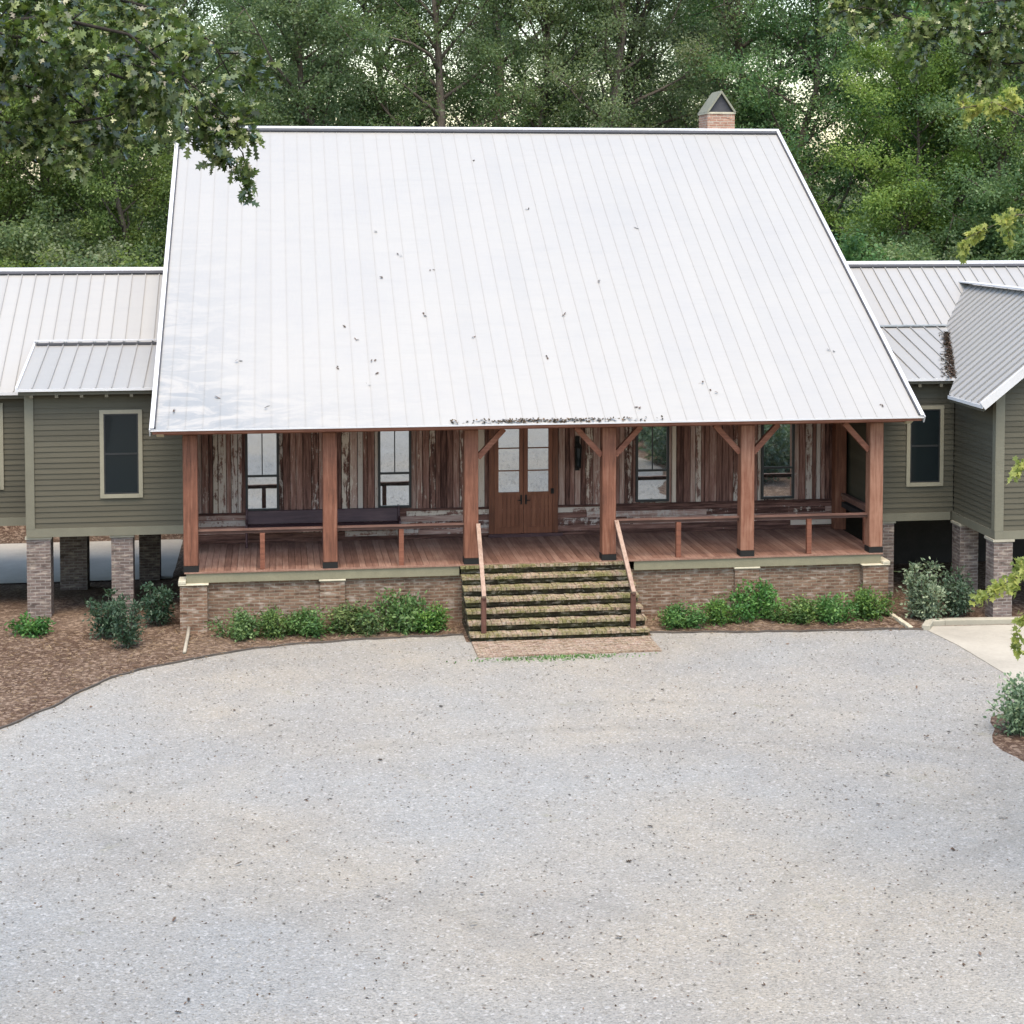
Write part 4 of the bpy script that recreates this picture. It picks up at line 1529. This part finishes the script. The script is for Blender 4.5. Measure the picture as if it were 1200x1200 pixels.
g2 = 'shrubs in the pine straw bed on the left'
t1 = make_shrub('dark_shrub', 51, 0.75, 0.75, 1.12, 1700, M['leaf_dark'], 0.085, 'upright dark green shrub in front of the left wing, broader of the pair', g2, low=0.2)
t1.location = (-1.72, -0.2, 0)
t2 = make_shrub('dark_shrub', 52, 0.62, 0.62, 1.22, 1700, M['leaf_dark'], 0.075, 'narrow grey green shrub standing nearest the gravel in the left bed', g2, low=0.2)
t2.location = (-1.22, -1.1, 0)
t3 = copy_tree(t1, (-0.72, 0.75, 0), 2.0, (0.95, 0.95, 0.95), 'shaded dark shrub between the left wing and the corner pier', g2)
t4 = make_shrub('small_shrub', 53, 0.75, 0.7, 0.48, 900, M['leaf_shrub'], 0.09, 'small bright green shrub at the foot of the left corner pier of the wing', g2, lobes=8)
t4.location = (-3.30, 0.25, 0)
g3 = 'shrubs by the concrete apron'
t5 = make_shrub('silver_shrub', 54, 0.95, 0.9, 1.45, 2300, M['leaf_silver'], 0.095, 'tall pale green shrub beside the dark opening under the right wing', g3, low=0.2, lobes=12)
t5.location = (15.52, -0.95, 0)
t6 = make_shrub('dark_shrub', 55, 0.8, 0.8, 1.2, 1800, M['leaf_dark'], 0.085, 'darker shrub between pale shrub and brick pier of the right wing', g3, low=0.2)
t6.location = (16.30, -0.75, 0)
t7 = make_shrub('silver_shrub', 56, 1.1, 1.1, 0.95, 2200, M['leaf_silver'], 0.095, 'round silvery shrub on the mulch island at right edge', g3, lobes=13)
t7.location = (14.35, -8.75, 0)
for k, (x, y, s) in enumerate([(15.9, -10.4, 1.3), (15.6, -13.0, 1.7), (17.2, -11.6, 2.0), (15.4, -16.0, 1.9), (16.8, -14.6, 2.1), (18.6, -13.4, 2.3), (17.0, -17.6, 2.2), (18.8, -16.4, 2.4), (15.6, -19.5, 1.9), (17.6, -20.6, 2.3), (19.6, -19.0, 2.4), (20.6, -15.0, 2.4), (19.0, -23.0, 2.4), (16.4, -23.5, 2.2), (21.5, -21.0, 2.5), (15.0, -11.6, 1.3), (15.1, -14.6, 1.6), (16.2, -16.2, 1.9), (18.0, -18.0, 2.2), (16.2, -21.4, 2.0), (18.0, -22.2, 2.3)]):
    copy_tree(t7 if k % 2 else t6, (x, y, 0), k * 1.3, s, 'shrub on the mulch island outside the right edge of the gravel', 'shrubs on the mulch island')

# ================================================================== FOREST
GW = 'trees in the woods behind the house'
protoA = make_tree('woods_tree', 101, 20, 4.6, 0.22, 34, 165, M['leaf_grey'], 0.135, M['bark'], 'x', group=GW)
protoB = make_tree('woods_tree', 102, 22, 5.2, 0.20, 36, 195, M['leaf_mid'], 0.15, M['bark'], 'x', group=GW)
protoC = make_tree('woods_tree', 103, 17, 4.4, 0.16, 34, 195, M['leaf_yellow'], 0.15, M['bark'], 'x', group=GW)
protoD = make_tree('woods_tree', 104, 24, 4.8, 0.26, 30, 150, M['leaf_grey'], 0.13, M['bark'], 'x', group=GW)
PR = {'A': protoA, 'B': protoB, 'C': protoC, 'D': protoD}
used = set()
trees = [
    # px, Y, proto, scale, label
    (-40, 26, 'C', 0.9, 'yellow green tree behind the far left end of the left wing'),
    (70, 29, 'D', 0.9, 'tall thin trunked tree rising behind the left wing roof'),
    (160, 25, 'C', 0.75, 'short light green tree beside the left edge of the main roof'),
    (235, 31, 'A', 0.95, 'grey green tree behind the left end of the main ridge'),
    (340, 30, 'B', 0.85, 'dense mid green tree above the left third of the ridge'),
    (430, 34, 'A', 1.0, 'feathery grey green tree left of the middle of the ridge'),
    (520, 29, 'D', 0.88, 'open crowned tree showing pale limbs above the middle of the ridge'),
    (610, 33, 'A', 0.95, 'grey green tree right of the middle of the ridge'),
    (700, 30, 'D', 0.92, 'airy tree with sky gaps above the right half of the ridge'),
    (775, 33, 'A', 1.0, 'grey green tree just left of the chimney'),
    (880, 31, 'D', 0.95, 'pale green tree just right of the chimney'),
    (960, 27, 'B', 0.85, 'dense deep green tree behind the right end of the main roof'),
    (1040, 24, 'C', 0.78, 'bright yellow green tree behind the right wing beside the main roof'),
    (1110, 28, 'B', 0.9, 'big green tree behind the middle of the right wing'),
    (1190, 23, 'B', 0.75, 'mid green tree behind the right wing, rightmost of the front row'),
    (1260, 27, 'C', 0.95, 'yellow green tree beyond the right edge behind the right wing'),
]
rear = [(1390, 26, 'B', 0.9, 'tall green tree deep in the woods behind the front row of trees'), (1530, 24, 'A', 0.95, 'tall green tree deep in the woods behind the front row of trees'),
        (1660, 30, 'B', 1.0, 'tall green tree deep in the woods behind the front row of trees'), (-190, 30, 'B', 0.95, 'tall green tree deep in the woods behind the front row of trees'),
        (-330, 27, 'A', 0.95, 'tall green tree deep in the woods behind the front row of trees')]
rr_ = random.Random(55)
for row, (Yr, n) in enumerate(((40, 7), (51, 7))):
    for k in range(n):
        rear.append((-120 + (1440 / (n - 1)) * k + rr_.uniform(-40, 40), Yr + rr_.uniform(-3, 3), 'ABDADB'[rr_.randrange(6)], rr_.uniform(0.85, 1.1),
                     'tall green tree deep in the woods behind the front row of trees'))
ang = 0.0
for px, Yt, pk, s, lab in trees + rear:
    p = at(px, 300, Y=Yt)
    loc = (p[0], Yt, float(gh(np.array(p[0]), np.array(Yt))) - 0.1)
    ang += 2.1
    if pk not in used:
        used.add(pk)
        o = PR[pk]
        o.location = loc
        o.rotation_euler = (0, 0, ang)
        o.scale = (s, s, s)
        o['label'] = lab
    else:
        copy_tree(PR[pk], loc, ang, s, lab, GW)

GU = 'bushes at the edge of the woods'
uA = make_tree('understory_bush', 121, 5.2, 2.3, 0.06, 22, 150, M['leaf_mid'], 0.12, M['bark'], 'x', 'bush', GU)
uB = make_tree('understory_bush', 122, 4.6, 2.3, 0.06, 22, 150, M['leaf_yellow'], 0.12, M['bark'], 'x', 'bush', GU)
uC = make_tree('understory_bush', 123, 5.6, 2.2, 0.06, 22, 150, M['leaf_grey'], 0.12, M['bark'], 'x', 'bush', GU)
UP = [uA, uB, uC]
ub_spots = []
for k in range(9):
    ub_spots.append((-30 + 30 * k, 18.5 + (k * 37 % 5), 'low bush growing behind the ridge of the left wing'))
for k in range(9):
    ub_spots.append((960 + 36 * k, 17.5 + (k * 29 % 5), 'low bush growing behind the ridge of the right wing'))
for k in range(7):
    ub_spots.append((230 + 110 * k, 25 + (k * 29 % 4), 'bush hidden low behind the main roof'))
seen_u = set()
for k, (px, Yt, lab) in enumerate(ub_spots):
    p = at(px, 300, Y=Yt)
    loc = (p[0], Yt, float(gh(np.array(p[0]), np.array(Yt))) - 0.1)
    j = (k * 7 + k // 3) % 3
    s = 0.95 + 0.35 * ((k * 13) % 7) / 7
    if j not in seen_u:
        seen_u.add(j)
        UP[j].location = loc
        UP[j].scale = (s, s, s)
        UP[j]['label'] = lab
    else:
        copy_tree(UP[j], loc, k * 1.9, s, lab, GU)

# far wood that reads as one mass
rg_ = np.random.default_rng(5)
cl = []
for k in range(900):
    X = rg_.uniform(-45, 85)
    Y = rg_.uniform(62, 72)
    cl.append((X, Y, abs(rg_.normal()) * 3.6 + 1.0, rg_.uniform(1.2, 2.4), 0.4 + rg_.normal() * 0.15))
pos, dirs, tone = clumps_to_leaves(cl, 75, rg_)
pos[:, 2] = np.abs(pos[:, 2]) + gh(pos[:, 0], pos[:, 1])
put(link('distant_woods', leaf_mesh('distant_woods', M['leaf_grey'], pos, dirs, 0.42, 0.26, tone, T_RHOMB, 0.5, rg_)),
    'far green wood seen as one mass between the trunks', 'woods', kind='stuff')


# ================================================================== FOREGROUND TREES (trunks stand outside the frame)
def spray_tree(name, label, base, height, limbs, mat, tmpl, lsize, seed, barkm, extra=None, hang=0.3, dens=26, tone0=0.45):
    """limbs: list of (list of points, start radius, leafy fraction start, twig length, twig count)"""
    rng = np.random.default_rng(seed)
    root = thing(name, label, 'tree', base)
    tb = MB()
    base = np.array(base, float)
    K = 7
    tp = [base + np.array([0.12 * math.sin(i * 0.9), 0.1 * math.cos(i * 1.3) - 0.1, height * i / (K - 1)]) for i in range(K)]
    tb.tube(tp, [0.26 * (1 - 0.11 * i) for i in range(K)], 10)
    P, D, T = [], [], []
    for pts, r0, lf, tl, nt_ in limbs:
        pts = [np.array(p, float) for p in pts]
        n = len(pts)
        tb.tube(pts, [max(0.005, 0.6 * r0 * (1 - 0.85 * i / (n - 1))) for i in range(n)], 6)
        seg = [np.linalg.norm(pts[i + 1] - pts[i]) for i in range(n - 1)]
        tot = sum(seg)
        for k in range(nt_):
            t = (lf + (1 - lf) * (k + rng.uniform(0, 1)) / nt_) * tot
            i = 0
            while i < n - 2 and t > seg[i]:
                t -= seg[i]
                i += 1
            d = unit(pts[i + 1] - pts[i])
            p = pts[i] + d * min(t, seg[i])
            td = unit(d * 0.5 + rng.normal(size=3) * 0.75 + np.array([0, 0, -hang]))
            L = tl * rng.uniform(0.5, 1.2)
            m = p + td * L * 0.5 + np.array([0, 0, 0.03])
            e = p + td * L + np.array([0, 0, -0.12 * L])
            tb.tube([p, m, e], [0.008, 0.006, 0.003], 4)
            nl_ = int(dens * rng.uniform(0.6, 1.3) * (0.42 if tl < 0.2 else 1.0))
            tone = tone0 + rng.normal() * 0.13
            for q in range(nl_):
                u = rng.uniform(0.15, 1.0)
                b = (p + (m - p) * u * 2) if u < 0.5 else (m + (e - m) * (u - 0.5) * 2)
                b = b + rng.normal(size=3) * 0.035
                P.append(b)
                D.append(td * 0.7 + rng.normal(size=3) * 0.75 + np.array([0, 0, -hang]))
                T.append(tone + rng.normal() * 0.30)
    if extra is not None:      # the rest of the crown, outside the frame
        for c, r, n in extra:
            g = unit(rng.normal(size=(n, 3))) * (rng.uniform(0.3, 1, n) ** 0.5)[:, None] * np.array(r)
            P += list(np.array(c) + g)
            D += list(rng.normal(size=(n, 3)))
            T += list(tone0 + rng.normal(size=n) * 0.2)
            for k in range(14):
                a = np.array(c) + g[rng.integers(0, n)] * 0.9
                tb.tube([tp[-2], (tp[-2] + a) / 2 + rng.normal(size=3) * 0.2, a], [0.06, 0.035, 0.008], 5)
    tb.build('trunk', barkm, root, smooth=True, recalc=False)
    pos = np.array(P) - base
    link('crown', leaf_mesh('crown', mat, pos, np.array(D), lsize, lsize * (0.6 if tmpl is T_OAK else 0.75), np.array(T), tmpl, 0.35, rng), root)
    return root


F = 15.5
lb = np.array([-5.2, -20.6, 0.0])
crownL = lb + np.array([0, 0, 8.6])


def A(x, y, f=F):
    return at(x, y, F=f)


hub = lb + np.array([0.1, -0.1, 8.2])
limbsL = [
    ([hub, A(-140, 120), A(-20, 143), A(60, 147), A(120, 138), A(170, 120)], 0.055, 0.35, 0.42, 34),
    ([hub, A(-100, 60), A(20, 70), A(110, 80), A(200, 110), A(255, 140), A(285, 180)], 0.05, 0.25, 0.42, 42),
    ([hub, A(-60, 30, 15), A(60, 20, 15), A(150, 40, 15), A(215, 90, 15), A(235, 140, 15)], 0.05, 0.25, 0.45, 44),
    ([hub + np.array([0, 0, 0.5]), A(-80, -30, 16.3), A(60, -20, 16.3), A(180, 10, 16.3), A(250, 50, 16.3), A(270, 90, 16.3)], 0.05, 0.25, 0.45, 40),
    ([hub, A(-120, 100, 16), A(0, 95, 16), A(80, 110, 16), A(140, 160, 16)], 0.045, 0.35, 0.4, 30),
    ([A(170, 120), A(225, 150), A(258, 178), A(284, 205)], 0.012, 0.3, 0.16, 8),
    ([A(215, 90), A(258, 130), A(284, 155), A(300, 166)], 0.012, 0.3, 0.14, 7),
    ([hub, A(-90, 20, 14.6), A(30, 45, 14.6), A(110, 60, 14.6), A(170, 80, 14.6)], 0.04, 0.3, 0.42, 34),
    ([hub, A(-100, 150, 15.8), A(0, 165, 15.8), A(70, 175, 15.8), A(120, 168, 15.8)], 0.04, 0.35, 0.3, 20),
    ([A(28, -80, 15.2), A(22, -10, 15.2), A(14, 40, 15.2), A(8, 70, 15.2)], 0.10, 0.9, 0.2, 3),
]
spray_tree('oak_tree', 'dark oak reaching lobed leaves over the top left of the roof', lb, 9.2, limbsL, M['leaf_oak'], T_OAK, 0.108, 71, M['bark_dark'],
           extra=[(lb + np.array([-2.4, -0.5, 9.5]), (2.6, 2.8, 2.2), 4200)], hang=0.3, dens=54, tone0=0.40)

# dark oak on the right
rb_ = np.array([13.6, -17.6, 0.0])
hubR = rb_ + np.array([0, 0, 9.0])
F2 = 19.0
limbsR = [
    ([hubR, A(1330, -20, F2), A(1230, 20, F2), A(1150, 40, F2), A(1080, 25, F2), A(1010, 8, F2)], 0.06, 0.2, 0.5, 48),
    ([hubR, A(1330, 60, F2), A(1250, 70, F2), A(1180, 75, F2), A(1120, 60, F2)], 0.05, 0.2, 0.45, 36),
    ([hubR + np.array([0, 0, 0.8]), A(1320, -70, F2), A(1200, -35, F2), A(1080, -25, F2), A(970, -10, F2)], 0.05, 0.2, 0.5, 44),
    ([hubR, A(1320, 30, 18.2), A(1230, -5, 18.2), A(1130, 5, 18.2)], 0.05, 0.2, 0.45, 34),
]
spray_tree('oak_tree', 'dark oak hanging over the top right corner of the picture', rb_, 10.2, limbsR, M['leaf_oak'], T_OAK, 0.105, 72, M['bark_dark'],
           extra=[(rb_ + np.array([2.4, 0, 10.2]), (2.6, 3.0, 2.4), 4200)], hang=0.25, dens=64, tone0=0.42)

# lime-leaved maple on the right
mb_ = np.array([13.4, -14.8, 0.0])
F3 = 21.5
hubM = mb_ + np.array([0, 0, 6.2])
limbsM = [
    ([hubM + np.array([0, 0, 1.2]), A(1300, 190, F3), A(1225, 150, F3), A(1165, 120, F3), A(1120, 128, F3)], 0.03, 0.55, 0.3, 16),
    ([hubM + np.array([0, 0, 0.6]), A(1310, 240, F3), A(1240, 250, F3), A(1190, 252, F3), A(1130, 280, F3)], 0.03, 0.45, 0.3, 18),
    ([hubM, A(1300, 480, F3), A(1240, 520, F3), A(1195, 545, F3)], 0.025, 0.7, 0.22, 8),
    ([hubM - np.array([0, 0, 0.6]), A(1300, 600, F3), A(1240, 640, F3), A(1195, 672, F3), A(1152, 702, F3)], 0.025, 0.55, 0.24, 13),
    ([hubM - np.array([0, 0, 0.9]), A(1300, 660, F3), A(1230, 700, F3), A(1190, 742, F3)], 0.02, 0.6, 0.22, 8),
]
spray_tree('maple_tree', 'maple with lime green leaves reaching in from the right edge', mb_, 7.6, limbsM, M['leaf_spray'], T_MAPLE, 0.085, 73, M['bark'],
           extra=[(mb_ + np.array([1.0, -0.3, 7.3]), (2.0, 2.2, 1.8), 2600)], hang=0.5, dens=52, tone0=0.5)

# ================================================================== LITTER
rg_ = np.random.default_rng(21)


def litter(name, pos, nrm, size, label, k=T_OVAL, tone=0.4):
    n = len(pos)
    d = rg_.normal(size=(n, 3))
    nr = np.array(nrm, float)
    d = d - (d @ nr)[:, None] * nr[None, :] * 0.8
    me = leaf_mesh(name, M['litter'], pos, d, size, size * 0.55, tone + rg_.normal(size=n) * 0.25, k, 3.0, rg_)
    return put(link(name, me), label, 'leaves', kind='stuff')


n = 4600
P = np.stack([rg_.uniform(-5.5, 15, n), -1.6 - 24 * rg_.uniform(0, 1, n) ** 1.1, np.full(n, 0.022)], -1)


def inside(p, poly):
    c = False
    for i in range(len(poly)):
        (x1, y1), (x2, y2) = poly[i], poly[i - 1]
        if (y1 > p[1]) != (y2 > p[1]) and p[0] < (x2 - x1) * (p[1] - y1) / (y2 - y1) + x1:
            c = not c
    return c




def inside_many(p, poly):
    c = np.zeros(len(p), bool)
    for i in range(len(poly)):
        (x1, y1), (x2, y2) = poly[i], poly[i - 1]
        if y1 == y2:
            continue
        c ^= ((y1 > p[:, 1]) != (y2 > p[:, 1])) & (p[:, 0] < (x2 - x1) * (p[:, 1] - y1) / (y2 - y1) + x1)
    return c


P = P[inside_many(P, outline)]
litter('fallen_leaves', P, (0, 0, 1), 0.046, 'dry brown leaves scattered over the pale gravel court')
# bigger curled leaves and twigs
Q = P[rg_.choice(len(P), 80, replace=False)] + np.array([0.05, 0.05, 0.012])
litter('curled_leaves', Q, (0, 0, 1), 0.095, 'larger curled dark leaves lying here and there on the gravel', T_OAK, 0.25)


# loose stones lying on the packed surface
ns = 9000
S_ = np.stack([rg_.uniform(-5, 15, ns), -1.7 - 17.5 * rg_.uniform(0, 1, ns) ** 0.8, np.full(ns, 0.016)], -1)
S_ = S_[inside_many(S_, outline)]
ns = len(S_)
oc = np.array([(1, 0, 0), (0, 1, 0), (-1, 0, 0), (0, -1, 0), (0, 0, 0.7), (0, 0, -0.4)], float)
sz = rg_.uniform(0.009, 0.026, ns)[:, None, None]
an_ = rg_.uniform(0, 6.28, ns)
rm = np.stack([np.stack([np.cos(an_), -np.sin(an_), 0 * an_], -1), np.stack([np.sin(an_), np.cos(an_), 0 * an_], -1), np.stack([0 * an_, 0 * an_, 1 + 0 * an_], -1)], 1)
ov = np.einsum('nij,nkj->nki', rm, oc[None] * rg_.uniform(0.6, 1.3, (ns, 6, 1))) * sz + S_[:, None, :]
of = np.array([(0, 1, 4), (1, 2, 4), (2, 3, 4), (3, 0, 4), (1, 0, 5), (2, 1, 5), (3, 2, 5), (0, 3, 5)])
me = bpy.data.meshes.new('loose_stones')
me.from_pydata([tuple(p) for p in ov.reshape(-1, 3)], [], [tuple(f) for f in (of[None] + 6 * np.arange(ns)[:, None, None]).reshape(-1, 3)])
ta = me.attributes.new('tone', 'FLOAT', 'FACE')
ta.data.foreach_set('value', np.repeat(np.clip(rg_.normal(size=ns) * 0.2 + 0.42, 0, 1), 8).astype(np.float32))
tt_ = NT("loose_stone")
me.materials.append(tt_.done(tt_.bsdf(tt_.ramp(tt_.attr('tone'), [(0.1, (0.12, 0.115, 0.105)), (0.5, (0.25, 0.245, 0.235)), (0.9, (0.34, 0.335, 0.32))]), 0.9, 0, 0.2)))
put(link('loose_stones', me), 'loose pale and grey stones lying on the gravel court', 'stones', kind='stuff')

# pine needles on the beds, spilling a little onto the gravel
npn = 15000
N_ = np.stack([rg_.uniform(-6, 15.1, npn), rg_.uniform(-8, 0.4, npn), np.full(npn, 0.02)], -1)


in0 = inside_many(N_, outline)
in1 = inside_many(N_ + np.stack([np.full(npn, -0.02), abs(rg_.normal(size=npn)) * 0.10, np.zeros(npn)], -1), outline)
keep = (~in0 | (~in1 & (N_[:, 1] > -7))) & ~((N_[:, 0] > 15.0) & (N_[:, 1] < -2)) & ~((N_[:, 0] > 5.6) & (N_[:, 0] < 9.4) & (N_[:, 1] > -2.9))
N_ = N_[keep]
N_[:, 2] += rg_.uniform(0, 0.03, len(N_))
put(link('pine_needles', leaf_mesh('pine_needles', m_leaf("pine_needle", (0.05, 0.029, 0.018), (0.16, 0.105, 0.070), (0.34, 0.26, 0.19), 0.05, 0.9, 0.1, 0.05), N_,
         rg_.normal(size=(len(N_), 3)) * np.array([1, 1, 0.12]), 0.15, 0.014, 0.5 + rg_.normal(size=len(N_)) * 0.25, T_RHOMB, 3.0, rg_)),
    'brown pine needles covering the beds along the house', 'pine straw', kind='stuff')

# weeds at the foot of the landing
wd_ = np.stack([rg_.normal(size=420) * 0.75 + 7.1, -2.93 - abs(rg_.normal(size=420)) * 0.16, np.full(420, 0.014)], -1)
put(link('weeds', leaf_mesh('weeds', M['leaf_shrub'], wd_, rg_.normal(size=(420, 3)) * np.array([0.6, 0.6, 0.3]) + np.array([0, 0, 0.5]), 0.06, 0.03, 0.6 + rg_.normal(size=420) * 0.2, T_OVAL, 0.5, rg_)),
    'low green weeds at the foot of the brick landing', 'weeds', kind='stuff')


def on_main(X, Y, dz=0.012):
    return (X, Y, roof_z(Y) + dz)


pr2 = []
for px, py in [(436, 272), (444, 325), (402, 383), (418, 400), (277, 424), (396, 432), (255, 467), (204, 481), (437, 425), (440, 440), (432, 452), (498, 370), (506, 317), (620, 247), (662, 370), (744, 268),
               (975, 412), (835, 460), (1035, 475), (555, 190), (750, 478), (824, 450), (313, 478), (280, 360), (553, 397), (470, 300), (640, 420), (700, 330)]:
    d = at(px, py, F=1.0) - CAM
    # meet the main roof plane z = roof_z(Y)
    t = (roof_z(CAM[1]) - CAM[2]) / (d[2] - RS * d[1])
    p = CAM + d * t
    for _ in range(2):
        pr2.append((p[0] + rg_.normal() * 0.03, p[1] + rg_.normal() * 0.03, roof_z(p[1]) + 0.03))
litter('fallen_leaves', np.array(pr2), (0, -RS, 1), 0.085, 'few dark leaves lying on the white main roof', T_OAK, 0.2)
ev = []
for k in range(300):
    X = rg_.normal() * 1.0 + 7.4
    X = min(9.9, max(5.4, X))
    ev.append((X, -0.46 + abs(rg_.normal()) * 0.05, roof_z(-0.42) + rg_.uniform(0.0, 0.05)))
litter('leaf_pile', np.array(ev), (0, -RS, 1), 0.075, 'line of dead leaves caught along the eave above the door', T_OVAL, 0.2)
vl = []
for k in range(900):
    X = rg_.uniform(16.85, 17.85)
    yv = y_back(X)
    o_ = abs(rg_.normal()) * 0.10 * (1.3 if X < 17.4 else 0.8)
    z_ = LTE[1] + (yv - LTE[0]) * lts
    vl.append((X - o_ * 0.9, yv - o_ * 0.15, z_ + rg_.uniform(0.0, 0.05) - o_ * 0.02))
litter('leaf_pile', np.array(vl), (0, 0, 1), 0.085, 'thick drift of dead leaves in the valley of the right wing roof', T_OVAL, 0.15)
